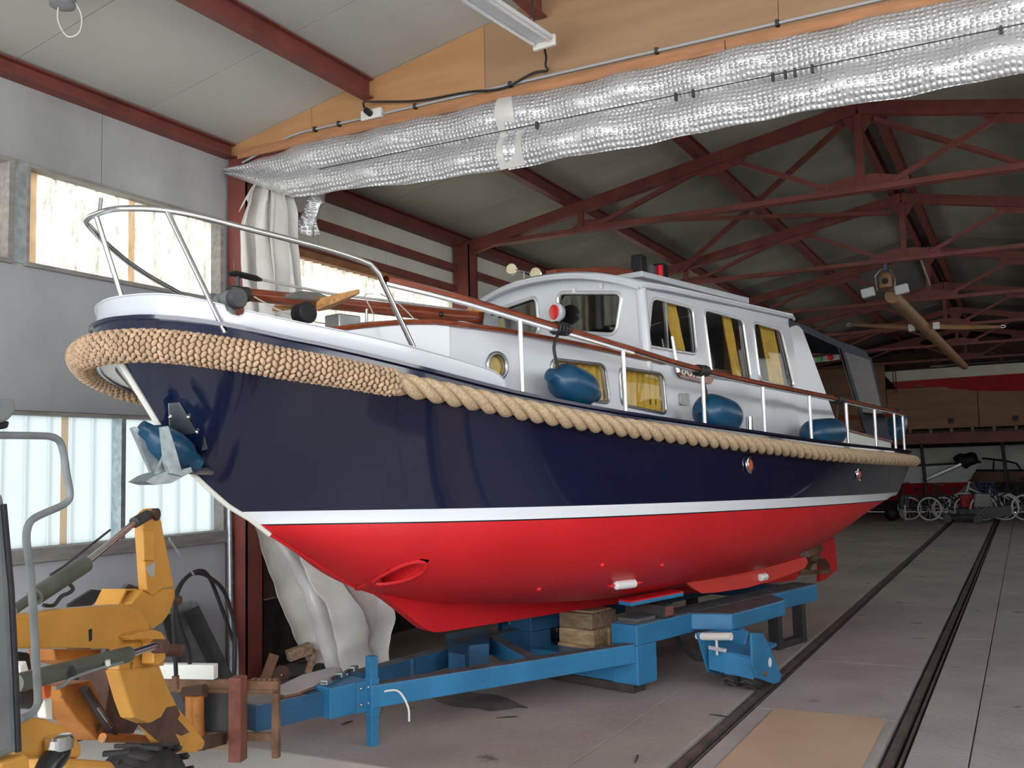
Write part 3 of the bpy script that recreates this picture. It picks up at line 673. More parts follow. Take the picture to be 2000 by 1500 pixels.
# keel, skeg
kp = rpoly([(-.02, 1.02), (.22, .88), (.60, .605), (3.2, .525), (6.6, .36), (6.75, .60), (6.3, 1.05), (3, .8), (1, .85)], .12)
MB().hexa([W(.04, a, b) for a, b in kp], [W(-.04, a, b) for a, b in kp]).build('keel', 'antifoul', yacht, True, ang=30)
# stem band (pale edge along the stem)
st = [W(0, u-.012, z) for (u, z) in T_ZB if u < -.6]
MB().tube(st, .017, 8).build('stem_band', 'cream_paint', yacht, True)
MB().tube([W(0, u-.006, z) for (u, z) in T_ZB if -.85 < u < .2], .014, 8).build('stem_band', 'antifoul', yacht, True)
# shelf under the bow overhang
us = [-1.768, -1.76, -1.74, -1.72, -1.69, -1.66, -1.63, -1.6, -1.5, -1.4, -1.3, -1.1, -.9, -.6, 0, .8, 1.6, 2.6, 3.6, 4.6, 5.6, 6.6, UE]
rows = []
for u in us:
    uu = max(u, -1.653); b = max(Bs(u)-.03, 0)
    rows.append([W(b, u, Zr(u)-.02), W(min(Bh(uu), b) if u > -1.653 else 0, uu, Zh(uu)-.004), W(-(min(Bh(uu), b) if u > -1.653 else 0), uu, Zh(uu)-.004), W(-b, u, Zr(u)-.02)])
MB().grid(rows).build('bow_shelf', 'cream_paint', yacht, True)
# gunwale strip and deck
def ring(fv, fz, us_): return [W(fv(u), u, fz(u)) for u in us_]
gu = [-1.77, -1.768, -1.762, -1.75, -1.735, -1.72, -1.69, -1.66, -1.62, -1.58, -1.54, -1.5, -1.43, -1.35, -1.2, -1, -.8, -.6, -.3, 0, .3]+[.6+.35*i for i in range(20)]
def ring_off(us_, off, fz):                           # rail line moved inwards by off, port half from the bow aft
    P = [(Bs(u), u) for u in us_]; out = []
    for i, (v, u) in enumerate(P):
        a = P[i-1] if i else (-P[1][0], P[1][1]); b = P[i+1] if i < len(P)-1 else P[i]
        tx, ty = b[0]-a[0], b[1]-a[1]; l = math.hypot(tx, ty) or 1; out.append((max(0.0, v-off*ty/l), u+off*tx/l, fz(u)))
    return out
def edge_path(off, zo):                               # full loop from port stern round the bow to starboard stern
    H = ring_off(gu, off, lambda u: Zr(u)+(zo if zo < 0 else GT(u)+zo))
    return [W(*p) for p in reversed(H)]+[W(-v, u, z) for v, u, z in H[1:]]
def strip(oa, za, ob, zb, name, m, th=.03):
    a, b = edge_path(oa, za), edge_path(ob, zb); c, d = edge_path(ob+th, zb), edge_path(oa+th, za)
    MB().grid([a, b, c, d, a]).build(name, m, yacht, True, ang=50)
GT = lambda u: .10+.045*min(1, max(0, (.2-u)/1.7))
strip(.03, -.05, .045, 0, 'gunwale', 'navy', .05)
strip(.022, 0, .022, .02, 'gunwale_cap', 'navy', .07)
dk = []
for u in gu: dk.append([W(s*max(Bs(u)-.07, 0), u, Zr(u)+.085) for s in (-1, -.5, 0, .5, 1)])
MB().grid(dk).build('deck', 'deck_grey', yacht)
# rope fender along the side: three laid strands; knitted pudding round the bow
def rope_path(u0, u1, n):                             # port side, arc-length even
    us_ = [u0+(u1-u0)*i/400 for i in range(401)]; P = [W(Bs(u)+.012, u, Zr(u)) for u in us_]; L = [0]
    for a, b in zip(P, P[1:]): L.append(L[-1]+(b-a).length)
    out = []; k = 0
    for i in range(n+1):
        t = L[-1]*i/n
        while k < 399 and L[k+1] < t: k += 1
        out.append(lerp(P[k], P[k+1], (t-L[k])/max(1e-9, L[k+1]-L[k])))
    return out, L[-1]
for side in (1, -1):
    ro = MB(); P, LL = rope_path(-.66, UE-.02, 330 if side > 0 else 120)
    if side < 0: P = [p-BN*(2*BN.dot(p-BP)) for p in P]
    frames = []
    for i, p in enumerate(P):
        d = (P[min(i+1, len(P)-1)]-P[max(i-1, 0)]).normalized(); x = Vector((0, 0, 1)); x = (x-d*x.dot(d)).normalized(); frames.append((p, x, d.cross(x)))
    core = MB().tube(P, .030, 6).build('rope_fender', 'fender_rope', yacht, True, label='thick laid tan rope along the %s rail' % ('port' if side > 0 else 'starboard'))
    for k in range(3):
        Q = []
        for i, (p, x, y2) in enumerate(frames):
            s = LL*i/(len(frames)-1); a = 2*math.pi*(s/.40*(1 if side > 0 else -1)+k/3); tp = .75 if s > LL-.15 else 1
            Q.append(p+(x*math.cos(a)+y2*math.sin(a))*.036*tp)
        MB().tube(Q, .0325, 10).build('strand', 'fender_rope', core, True, ang=80)
def bow_pudding():
    us_ = [-.60, -.75, -.9, -1.05, -1.2, -1.3, -1.4, -1.5, -1.58, -1.66, -1.72, -1.75, -1.765, -1.77]
    path = [W(Bs(u)+.012, u, Zr(u)) for u in us_]; path2 = [p-BN*(2*BN.dot(p-BP)) for p in path[:-1]]
    C = spline(path+path2[::-1], 12); L = [0]
    for a, b in zip(C, C[1:]): L.append(L[-1]+(b-a).length)
    tot = L[-1]; m = MB(); body = MB(); k = 0; step = .030; nring = int(tot/step); bp_, br_ = [], []
    for i in range(nring+1):
        s = tot*i/nring
        while k < len(L)-2 and L[k+1] < s: k += 1
        p = lerp(C[k], C[k+1], (s-L[k])/max(1e-9, L[k+1]-L[k])); d = (C[min(k+2, len(C)-1)]-C[max(k-1, 0)]).normalized()
        q = abs(2*s/tot-1); r = .068+.012*(1-q)**.8
        if min(s, tot-s) < .03: r *= .85
        x = Vector((0, 0, 1)); x = (x-d*x.dot(d)).normalized(); y2 = d.cross(x); bp_.append(p); br_.append(r*.93)
        nn = int(2*math.pi*r/.036)
        for j in range(nn):
            a = 2*math.pi*(j+.5*(i % 2))/nn; dd = x*math.cos(a)+y2*math.sin(a); tg = d.cross(dd); c = p+dd*r*.97
            sl = (1 if i % 2 else -1)*.5; e1 = (tg*.9+d*sl).normalized(); e2 = e1.cross(dd)
            ring_ = [c+e1*(.022*math.cos(t))+e2*(.0125*math.sin(t)) for t in (0, .8, 1.57, 2.35, 3.14, 3.93, 4.71, 5.5)]; top_ = [lerp(c, q_, .6)+dd*.0115 for q_ in ring_]
            m.add(ring_+top_+[c+dd*.015], [(k_, (k_+1) % 8, 8+(k_+1) % 8, 8+k_) for k_ in range(8)]+[(8+k_, 8+(k_+1) % 8, 16) for k_ in range(8)])
    return m, MB().tube(bp_, br_, 18)
kn, body = bow_pudding()
pud = body.build('bow_fender', 'knit_hole_shade', yacht, True, label='fat knitted tan rope fender round the bow')
o = kn.build('knit_loops', 'knit_rope', pud, True, ang=180); o['kind'] = 'stuff'
# white bulwark at the bow
T_BK = [(-1.77, 2.70), (-1.66, 2.684), (-1.494, 2.63), (-1.418, 2.605), (-1.19, 2.552), (-.73, 2.487), (-.28, 2.418), (.05, 2.36), (.16, 2.335), (.24, 2.29), (.28, 2.20)]
def bulwark():
    us_ = [-1.77, -1.768, -1.762, -1.75, -1.735, -1.72, -1.69, -1.66, -1.62, -1.58, -1.54, -1.5, -1.46, -1.45, -1.43, -1.40, -1.38, -1.37, -1.3, -1.2, -1.1, -1, -.9, -.8, -.7, -.6, -.5, -.4, -.3, -.2, -.1, 0, .08, .14, .18, .22, .25, .27, .28]
    def top(u):
        z = interp(u, T_BK)
        if -1.46 < u < -1.37: z -= .045*math.sin(math.pi*(u+1.46)/.09)**.5
        return z
    m = MB()
    for sgn in (1, -1):
        rows = []
        lines = [(.075, 0.0), (.062, .5), (.062, .93), (.050, .95), (.052, 1.0), (.088, 1.0), (.088, 0.0)]
        rows = [[W(sgn*v, u, lerp(Zr(u0)+GT(u0), max(top(u0), Zr(u0)+GT(u0)+.005), f)) for (v, u, _), u0 in zip(ring_off(us_, o_, Zr), us_)] for o_, f in lines]
        m.grid(rows)
    bm_merge(m); return m
bulwark().build('bulwark', 'gelcoat', yacht, True, ang=50)
# ---- cabin trunk and wheelhouse
T_BC = [(-.62, 0), (-.615, .1), (-.59, .22), (-.5, .41), (-.3, .58), (0, .72), (.3, .80), (1, .87), (2, .95), (3, 1.0), (4, 1.04), (5.6, 1.05)]
T_ZT = [(-.62, 2.575), (-.427, 2.602), (-.245, 2.63), (0, 2.645), (.2, 2.638), (.62, 2.625), (1.1, 2.60), (1.67, 2.563), (2.46, 2.51)]
def Bc(u, z=2.3): return interp(u, T_BC)-(.09*max(0, z-2.5))
def Zt(u): return interp(u, T_ZT)
def side(px, py):
    v = 1.0
    for _ in range(40):
        q = onv(px, py, v); v = .5*v+.5*Bc(q[1], q[2])
    return (q[1], q[2])
def Zd(u): return Zr(u)+.07
WHU, WHA = 2.08, 4.60                                  # wheelhouse front and aft
holes = {}
holes['port'] = [(lambda c: [(c[0]+.082*math.cos(t), c[1]+.082*math.sin(t)) for t in [2*math.pi*i/24 for i in range(24)]])(side(970, 715))]
def quad(pts, r): return rpoly([side(*p) for p in pts], r, 5)
holes['low'] = [quad([(1076, 701), (1180, 713), (1190, 788), (1078, 770)], .06), quad([(1209, 718), (1294, 731), (1301, 809), (1213, 791)], .06)]
holes['up'] = [quad([(1272, 581), (1352, 602), (1361, 693), (1263, 676)], .07), quad([(1373, 604), (1450, 625), (1466, 746), (1389, 737)], .07), quad([(1469, 629), (1524, 645), (1550, 759), (1483, 744)], .07)]
ROOF_E = 3.135
def outer_side():
    o = [(u, Zd(u)) for u in [.1+.25*i for i in range(19)]]+[(WHA, Zd(WHA))]
    o += [(WHA, 2.6), (WHA-.02, ROOF_E)]+[(u, ROOF_E) for u in (4.2, 3.7, 3.2, 2.7, 2.3)]+[(WHU+.005, ROOF_E), (WHU, 2.9), (WHU, Zt(WHU))]
    o += [(u, Zt(u)) for u in (1.8, 1.5, 1.2, .9, .6, .3)]+[(.1, Zt(.1))]
    return o
for sgn in (1, -1):
    MB().sheet(outer_side(), holes['port']+holes['low']+holes['up'], lambda u, z: W(sgn*Bc(u, z), u, z), lambda u, z: BN*(-.03*sgn)).build('cabin_side', 'gelcoat', yacht, True, ang=35)
m = MB(); rows = []
for u in [-.62, -.615, -.59, -.55, -.5, -.4, -.3, -.2, -.1, 0, .1]:
    rows.append([W(Bc(u), u, Zd(u)), W(Bc(u), u, lerp(Zd(u), Zt(u), .5)), W(Bc(u), u, Zt(u))])
m.grid(rows); m.grid([[p-BN*(2*BN.dot(p-BP)) for p in r] for r in rows]); m.build('trunk_front', 'gelcoat', yacht, True, ang=60)
rows = []
for u in [-.62, -.59, -.5, -.4, -.3, -.1, .1, .4, .8, 1.2, 1.6, 2.0, 2.1]:
    rows.append([W(s*Bc(u), u, Zt(u)+.07*(1-s*s)*min(1, (u+.62)/.5)) for s in (-1, -.75, -.5, -.25, 0, .25, .5, .75, 1)])
MB().grid(rows).build('trunk_roof', 'white_paint', yacht, True)
tp = [W(Bc(u)+.012, u-(.012 if u < -.5 else 0), Zt(u)+.008) for u in [2.3, 2.0, 1.7, 1.4, 1.1, .8, .5, .2, 0, -.2, -.35, -.5, -.56, -.595, -.615]]
MB().tube(tp+[p-BN*(2*BN.dot(p-BP)) for p in tp[:-1]][::-1], .017, 8).build('trunk_trim', 'mahogany', yacht, True)
# window rims, glass and curtains
def rim(loop, mt, r, fn, par, nm='rim'): return MB().tube([fn(*p) for p in loop], r, 8, True).build(nm, mt, par, True, ang=80)
def glaze(loop, fn, off, par, mt='glass'): return MB().add([fn(*p)+off for p in loop], [tuple(range(len(loop)))]).build('glass', mt, par)
def drape(u0, u1, z0, z1, sgn, inset, par, mt, waves, lean=0.0, nm='curtain'):
    rows = []; n = waves*6
    for j in range(7):
        z = lerp(z1, z0, j/6); rows.append([])
        for i in range(n+1):
            t = i/n; u = lerp(u0, u1, t)+lean*(j/6)+.004*math.sin(j*2+i); rows[-1].append(W(sgn*(Bc(u, z)-inset-.016*math.sin(t*waves*2*math.pi)), u, z))
    return MB().grid(rows).build(nm, mt, par, True, ang=80)
SG = 1
sf = lambda u, z: W(Bc(u, z)+.004, u, z)
ph_ = rim(holes['port'][0], 'steel_dull', .016, sf, yacht, 'porthole')
glaze(holes['port'][0], sf, BN*-.018, ph_); c_ = side(970, 715); MB().add([W(Bc(*p)-.034, *p) for p in holes['port'][0]], [tuple(range(24))]).build('blind', 'curtain_yellow', ph_)
for k, lp_ in enumerate(holes['low']):
    wn = rim(lp_, 'steel_dull', .012, sf, yacht, 'saloon_window'); glaze(lp_, sf, BN*-.018, wn)
    us_ = [p[0] for p in lp_]; zs_ = [p[1] for p in lp_]
    drape(min(us_)-.02, max(us_)+.02, min(zs_)-.02, max(zs_)+.02, 1, .055, wn, 'curtain_yellow', 8)
for k, lp_ in enumerate(holes['up']):
    wn = rim(lp_, 'alu_white', .013, sf, yacht, 'wheelhouse_window'); glaze(lp_, sf, BN*-.018, wn)
    rim(lp_, 'black_rubber', .007, lambda u, z: W(Bc(u, z)-.012, u, z), wn, 'seal')
    us_ = [p[0] for p in lp_]; zs_ = [p[1] for p in lp_]; a, b = min(us_), max(us_); wd = b-a
    f0, f1 = ((.56, .88), (.62, .93), (.38, .90))[k]
    drape(a+wd*f0, a+wd*f1-.08, min(zs_)-.02, max(zs_)+.02, 1, .06, wn, 'curtain_yellow', (4, 4, 5)[k], .07)
    if k == 0: MB().bar(W(Bc(a+wd*.45, 2.8)-.02, a+wd*.45, min(zs_)), W(Bc(a+wd*.45, 2.8)-.03, a+wd*.45, max(zs_)), .025, .02).build('sash_bar', 'steel_dull', wn)
    st_ = rim(lp_, 'alu_white', .012, lambda u, z: W(-Bc(u, z)-.004, u, z), yacht, 'wheelhouse_window'); glaze(lp_, lambda u, z: W(-Bc(u, z), u, z), BN*.018, st_)
# front with two panes
fq = lambda pts, r: rpoly([(lambda q: (q[0], q[2]))(onu(*p, WHU)) for p in pts], r, 5)
pB = fq([(1091, 572), (1217, 572), (1205, 654), (1090, 648)], .07)
zlo = Zt(WHU)+.02
pA = [(-v, z) for v, z in pB][::-1]
fo = [(-.93, zlo-.1), (.93, zlo-.1), (.90, ROOF_E)]+[(.9-.1*i, ROOF_E+.15*(1-((.9-.1*i)/.95)**2)) for i in range(1, 18)]+[(-.90, ROOF_E)]
ff = lambda v, z: W(v, WHU-.01, z)
MB().sheet(fo, [pB, pA], ff, lambda v, z: BT*.04).build('wheelhouse_front', 'gelcoat', yacht)
for lp_ in (pB, pA):
    wn = rim(lp_, 'alu_white', .017, ff, yacht, 'windscreen'); glaze(lp_, ff, BT*.02, wn)
    rim(lp_, 'black_rubber', .006, lambda v, z: ff(v, z)+BT*.012, wn, 'seal')
    vs_ = [p[0] for p in lp_]
    for f in (.3, .72):
        if lp_ is pB:
            q = W(lerp(min(vs_), max(vs_), f), WHU-.025, max(p[1] for p in lp_)); MB().bx(0, 0, 0, 0, 0, 0) if False else MB().bar(q+BN*-.015, q+BN*.015, .014, .045).build('hinge', 'alu_white', wn)
for s in (1, -1): MB().tube([W(s*.925, WHU+.02, zlo-.1), W(s*.925, WHU+.02, 2.6), W(s*.893, WHU+.02, ROOF_E)], .045, 10).build('corner_pillar', 'gelcoat', yacht, True)
# yellow curtain edge at the windscreen and the inside of the wheelhouse
MB().prism([W(.70, WHU+.10, 2.68), W(.76, WHU+.10, 2.68), W(.78, WHU+.10, 3.06), W(.74, WHU+.10, 3.06)], BT*.02).build('curtain', 'curtain_yellow', yacht)
MB().prism([W(-.70, WHU+.12, 2.72), W(-.55, WHU+.12, 2.72), W(-.60, WHU+.12, 3.06), W(-.72, WHU+.12, 3.06)], BT*.02).build('curtain', 'curtain_pale', yacht)
MB().hexa([W(-.9, WHU+.06, 2.2), W(.9, WHU+.06, 2.2), W(.93, WHA-.08, 2.2), W(-.93, WHA-.08, 2.2)], [W(-.9, WHU+.06, 2.24), W(.9, WHU+.06, 2.24), W(.93, WHA-.08, 2.24), W(-.93, WHA-.08, 2.24)]).build('cabin_sole', 'interior_wood', yacht)
MB().hexa([W(-.86, WHU+.08, 2.3), W(.86, WHU+.08, 2.3), W(.86, WHU+.5, 2.3), W(-.86, WHU+.5, 2.3)], [W(-.86, WHU+.08, 2.56), W(.86, WHU+.08, 2.56), W(.86, WHU+.42, 2.52), W(-.86, WHU+.42, 2.52)]).build('helm_console', 'interior_wood', yacht, bev=.01)
ws = MB().tube([W(.35+.17*math.cos(t), WHU+.6+.05*math.sin(t), 2.62+.17*math.sin(t)) for t in [2*math.pi*i/24 for i in range(24)]], .012, 8, True).build('steering_wheel', 'interior_wood', yacht, True)
for k in range(3): MB().bar(W(.35-.17*math.cos(k*1.05), WHU+.6, 2.62-.17*math.sin(k*1.05)), W(.35+.17*math.cos(k*1.05), WHU+.6, 2.62+.17*math.sin(k*1.05)), .014, .014).build('spoke', 'interior_wood', ws)
MB().hexa([W(.3, WHA-.06, 2.2), W(.95, WHA-.06, 2.2), W(.92, WHA-.06, 3.1), W(.3, WHA-.06, 3.2)], [W(.3, WHA-.02, 2.2), W(.95, WHA-.02, 2.2), W(.92, WHA-.02, 3.1), W(.3, WHA-.02, 3.2)]).build('aft_bulkhead', 'interior_wood', yacht)
MB().hexa([W(.55, 3.2, 2.24), W(.90, 3.2, 2.24), W(.90, 3.6, 2.24), W(.55, 3.6, 2.24)], [W(.55, 3.2, 2.55), W(.90, 3.2, 2.55), W(.90, 3.6, 2.55), W(.55, 3.6, 2.55)]).build('cabinet', 'interior_wood', yacht, bev=.01)
# roof
rows = []; TH = .045
ru = [WHU-.14, WHU-.11, WHU-.05, 2.4, 2.8, 3.2, 3.6, 4.0, 4.4, WHA-.02, WHA+.02]
def rz(s): return ROOF_E+.012+.175*(1-abs(s)**2.2)
def roofrow(u, dz, e):
    hw = interp(u, [(WHU-.14, .93), (2.4, .985), (4.6, 1.03)])-e
    sw = lambda s: -.10*s*s if u < 2.2 else 0
    return [W(s*hw, u+(.10*s*s*max(0, (2.2-u)/.26)), rz(s)+dz) for s in [-1+.1*i for i in range(21)]]
top = [roofrow(u, 0 if 0 < i < len(ru)-1 else -.018, .0 if 0 < i < len(ru)-1 else .01) for i, u in enumerate(ru)]; bot = [roofrow(u, -TH, .012) for u in ru]
m = MB(); m.grid(top); m.grid(bot); m.grid([top[0], bot[0]]); m.grid([top[-1], bot[-1]]); m.grid([[r[0] for r in top], [r[0] for r in bot]]); m.grid([[r[-1] for r in top], [r[-1] for r in bot]]); bm_merge(m)
m.build('wheelhouse_roof', 'gelcoat', yacht, True, ang=50)
MB().tube([p+Vector((0, 0, -.03)) for p in top[0]], .017, 8).build('roof_edge_roll', 'gelcoat', yacht, True)
for sg in (1, -1): MB().tube([(r[-1] if sg > 0 else r[0])+Vector((0, 0, -.03)) for r in top], .014, 8).build('roof_gutter', 'gelcoat', yacht, True)
MB().grid([[p+Vector((0, 0, -.012)) for p in r[1:-1]] for r in bot[3:-1]]).build('roof_shade_sheet', 'interior_shade', yacht, True)  # dark sheet added under the roof so the glass looks dark inside
def rp(v, u, dz=0): return W(v, u, rz(v)+dz)
# roof gear: hatch rail, black boxes, horn lamps
wp_ = [rp(0, 2.12, .0), rp(0, 3.32, -.01), rp(0, 3.32, .225), rp(0, 3.0, .215), rp(0, 2.12, .065)]
MB().hexa([p+BN*.05 for p in wp_], [p-BN*.05 for p in wp_]).build('roof_hatch_rail', 'mahogany', yacht, bev=.006)
wp_ = [rp(.30, 2.6, .0), rp(.30, 4.55, -.01), rp(.30, 4.55, .05), rp(.30, 2.6, .05)]
MB().hexa([p+BN*.30 for p in wp_], [p-BN*.75 for p in wp_]).build('sliding_hatch', 'gelcoat', yacht, bev=.012)
bb = MB(); q = rp(.05, 3.62, .16)
bb.bar(q-BT*.25, q+BT*.25, .30, .03); bbo = bb.build('lamp_tray', 'mahogany', yacht)
for d_, c_, h_ in ((-.20, 'black_gloss', .20), (-.02, 'dark_grey', .13), (.18, 'black_gloss', .17)): MB().bar(q+BT*d_+Vector((0, 0, .015)), q+BT*d_+Vector((0, 0, .015+h_)), .14, .11).build('lamp_box', c_, bbo, bev=.01)
MB().cyl(q+BT*.07+BN*.06+Vector((0, 0, .02)), q+BT*.07+BN*.06+Vector((0, 0, .15)), .03).build('lamp_lens', 'red_lens', bbo, True)
a_, b_ = onu(1000, 526, 2.3), onu(1047, 534, 2.3); mid = lerp(Vector(W(*a_)), Vector(W(*b_)), .5)
hl = MB().cyl(W(*a_), W(*b_), .008, 8).build('searchlight_bar', 'chrome', yacht, True)
MB().cyl(mid, Vector((mid.x, mid.y, mid.z-.12)), .008, 8).build('stem', 'chrome', hl, True)
for q_ in (a_, b_):
    c = W(*q_); dd = (-BT*.8+BN*.45).normalized(); MB().lathe([(.012, -.05), (.035, -.03), (.052, .0), (.054, .02), (.048, .024)], c, dd, 18).build('lamp_head', 'chrome', hl, True, ang=60)
    MB().lathe([(.045, .02), (.046, .028), (.02, .032)], c, dd, 18).build('lens', 'curtain_pale', hl, True)
# red port lamp on white bracket at the windscreen centre
c = W(*onu(1085, 610, WHU-.09)); dd = Vector((-.50, -.86, 0)).normalized()
pl = MB().lathe([(.03, -.07), (.06, -.06), (.08, -.02), (.085, 0), (.08, .012)], c, dd, 24).build('port_lamp', 'gelcoat', yacht, True, ang=60)
MB().lathe([(.055, .010), (.062, .016), (.06, .024), (.02, .03)], c, dd, 24).build('red_lens', 'red_lens', pl, True)
pl.scale = (1, 1, 1)
# aft wings, cockpit coaming
for sgn in (1, -1):
    wq = [(4.58, Zd(4.58)), (5.5, Zd(5.5)), (5.48, 2.12), (4.86, 3.03), (4.78, 3.06), (4.58, 3.08)]
    MB().hexa([W(sgn*(1.05-.09*max(0, z-2.5)), u, z) for u, z in wq], [W(sgn*(.98-.09*max(0, z-2.5)), u, z) for u, z in wq]).build('aft_wing', 'gelcoat', yacht, bev=.012)
    cq = [(5.5, Zd(5.5)), (7.0, Zd(7.0)-.02), (7.0, 1.92), (5.5, 2.05)]
    MB().hexa([W(sgn*1.06, u, z) for u, z in cq], [W(sgn*1.0, u, z) for u, z in cq]).build('cockpit_coaming', 'cream_paint', yacht, bev=.01)
    MB().bar(W(sgn*1.03, 5.5, 2.06), W(sgn*1.03, 7.0, 1.93), .09, .02).build('coaming_cap', 'mahogany', yacht)
# canvas cockpit tent
def cz_(u): return interp(u, [(4.6, 3.09), (5.2, 3.05), (5.75, 2.985), (6.3, 2.96), (6.55, 2.93), (6.68, 2.84)])
rows = []
for u in (4.55, 4.8, 5.2, 5.6, 5.9, 6.2, 6.45, 6.58, 6.66, 6.70): rows.append([W(s*1.0, u, cz_(u)+.16*(1-abs(s)**2.2)) for s in [-1+.125*i for i in range(17)]])
tent = MB().grid(rows).build('cockpit_tent', 'canvas', yacht, True)
for sgn in (1, -1):
    e1 = [W(sgn*1.0, u, cz_(u)) for u in (4.55, 5.0, 5.5, 5.8, 6.2, 6.5, 6.66)]; e2 = [p+Vector((0, 0, -.07)) for p in e1]
    MB().grid([e1, e2]).build('tent_valance', 'canvas', tent, True)
    P4 = [(5.78, 2.92), (6.66, 2.87), (7.12, 1.95), (6.40, 1.98)]
    MB().sheet(P4, [rpoly([(5.90, 2.86), (6.58, 2.82), (6.92, 2.22), (6.35, 2.24)], .08)], lambda u, z: W(sgn*1.01, u, z)).build('tent_side', 'canvas', tent)
    MB().add([W(sgn*1.012, u, z) for u, z in [(5.88, 2.88), (6.60, 2.84), (6.94, 2.20), (6.33, 2.22)]], [(0, 1, 2, 3)]).build('clear_window', 'clear_vinyl', tent)
    MB().tube([W(sgn*.98, 6.45, 1.95), W(sgn*.98, 5.80, 2.93)], .012, 8).build('tent_hoop', 'chrome', tent, True)
# ---- mast lying forward, tabernacle, windlass
ms = MB().tube([W(0, 1.27, 2.89), W(0, .9, 2.87), W(0, 0, 2.845), W(0, -.93, 2.815)], [.052, .050, .044, .040], 14).build('mast', 'mahogany', yacht, True, label='varnished wooden mast lowered along the foredeck')
MB().cyl(W(0, -.86, 2.817), W(0, -.98, 2.812), .046, 14).build('mast_cap', 'dark_steel', ms, True)
MB().cyl(W(0, -.93, 2.86), W(0, -.93, 2.93), .012, 8).build('fitting_stem', 'black_gloss', ms, True)
MB().tube([W(0, -.99, 2.925), W(0, -.95, 2.935), W(0, -.80, 2.925), W(0, -.76, 2.92)], [.012, .02, .02, .01], 8).build('rod_socket', 'black_gloss', ms, True)
MB().tube([W(0, -.77, 2.922), W(.0, -.25, 2.90), W(0, 1.25, 2.93)], .009, 8).build('aluminium_rod', 'alu_white', ms, True)
for s, a, b in ((1, (617, 597), (699, 570)),):
    p, q = W(*onv(*a, .04)), W(*onv(*b, .34))
    MB().prism([p+Vector((0, 0, -.035)), p+BT*.10+Vector((0, 0, -.01)), q+Vector((0, 0, -.008)), q+Vector((0, 0, .018)), p+Vector((0, 0, .045))], BT*.025-BN*.01).build('crosstree', 'varnish_light', ms, bev=.006)
q = W(-.32, -.45, 2.80); MB().prism([W(-.04, -.5, 2.80), W(-.04, -.38, 2.80), q, q+Vector((0, 0, .03)), W(-.04, -.5, 2.87)], BT*.025).build('crosstree', 'varnish_light', ms, bev=.006)
MB().tube([W(.042, -.62, 2.83), W(.046, -.5, 2.85), W(.046, -.36, 2.855), W(.044, -.25, 2.85)], [.012, .03, .03, .012], 8).build('mast_plate', 'steel_dull', ms, True)
MB().tube(spline([W(.05, -.85, 2.80), W(.09, -.66, 2.72), W(.1, -.35, 2.68), W(.15, 0, 2.72), W(.25, -.15, 2.86), W(.30, -.12, 2.87)]), .0045, 6).build('halyard', 'plastic_white', ms, True)
MB().tube(spline([W(.34, -.10, 2.87), W(.15, .25, 2.86), W(.12, .5, 2.72)]), .0045, 6).build('halyard', 'plastic_white', ms, True)
MB().ball(W(.05, .75, 2.86), .02).build('cleat', 'black_gloss', ms, True)
tb_ = MB(); 
for v in (-.08, .08): tb_.prism([W(v-.006, 1.12, 2.62), W(v-.006, 1.34, 2.62), W(v-.006, 1.34, 2.97), W(v-.006, 1.20, 2.97)], BN*.012)
tb_.build('tabernacle', 'steel_dull', yacht)
MB().prism([W(-.07, 1.16, 2.92), W(.07, 1.16, 2.92), W(.07, 1.16, 3.0), W(-.07, 1.16, 3.0)], BT*.05).build('mast_foot_block', 'varnish_light', yacht, bev=.01)
MB().cyl(W(-.12, 1.28, 2.92), W(.12, 1.28, 2.92), .02, 10).build('mast_pin', 'steel_dull', yacht, True)
sk_ = rpoly([(.45, Zt(.45)+.06), (1.95, Zt(1.95)+.04), (1.95, Zt(1.95)+.11), (1.5, Zt(1.5)+.125), (.55, Zt(.55)+.13)], .05)
sky = MB().hexa([W(.42, a, b) for a, b in sk_], [W(-.42, a, b) for a, b in sk_]).build('skylight_housing', 'deck_grey', yacht, bev=.01)
for u in (.85, 1.1, 1.35): MB().bar(W(.424, u-.06, Zt(u)+.09), W(.424, u+.06, Zt(u)+.088), .01, .035).build('skylight_pane', 'cream_paint', sky)
wd_ = MB().cyl(W(-.09, -1.02, 2.76), W(.12, -1.02, 2.76), .03, 12).build('windlass', 'windlass_grey', yacht, True, label='grey anchor windlass on the foredeck')
for a, b, r in ((.10, .155, .062), (-.155, -.10, .062), (.02, .085, .058), (-.06, .0, .05)): MB().lathe([(r*.85, a), (r, a+.012), (r*.96, (a+b)/2), (r, b-.012), (r*.85, b)], W(0, -1.02, 2.76), BN, 18).build('drum', 'windlass_grey' if a < .09 else 'dark_grey', wd_, True, ang=50)
for v in (-.04, .06): MB().cyl(W(v, -1.02, 2.38), W(v, -1.02, 2.74), .033, 12).build('pedestal', 'windlass_grey', wd_, True)
MB().cyl(W(.045, -.98, 2.80), W(.045, -.98, 2.84), .016, 8).build('brake_knob', 'dark_grey', wd_, True)
MB().tube([W(.28, -.72, 2.52), W(.28, -.72, 2.60), W(.28, -.72, 2.625)], [.05, .045, .015], 14).build('deck_ventilator', 'chrome', yacht, True, ang=30)
bk = W(*onv(593, 612, .25)); MB().lathe([(.05, -.06), (.062, -.045), (.066, .045), (.058, .055)], bk, BN, 16).build('coiled_hose_drum', 'black_rubber', yacht, True, ang=40)
MB().prism([W(.15, -.40, 2.60), W(.15, -.22, 2.60), W(.15, -.22, 2.72), W(.15, -.40, 2.72)], BN*.14).build('deck_locker', 'steel_dull', yacht, bev=.01)
MB().cyl(W(.15, -.05, 2.64), W(.15, -.05, 2.80), .010, 8).build('mast_crutch', 'steel_dull', yacht, True)
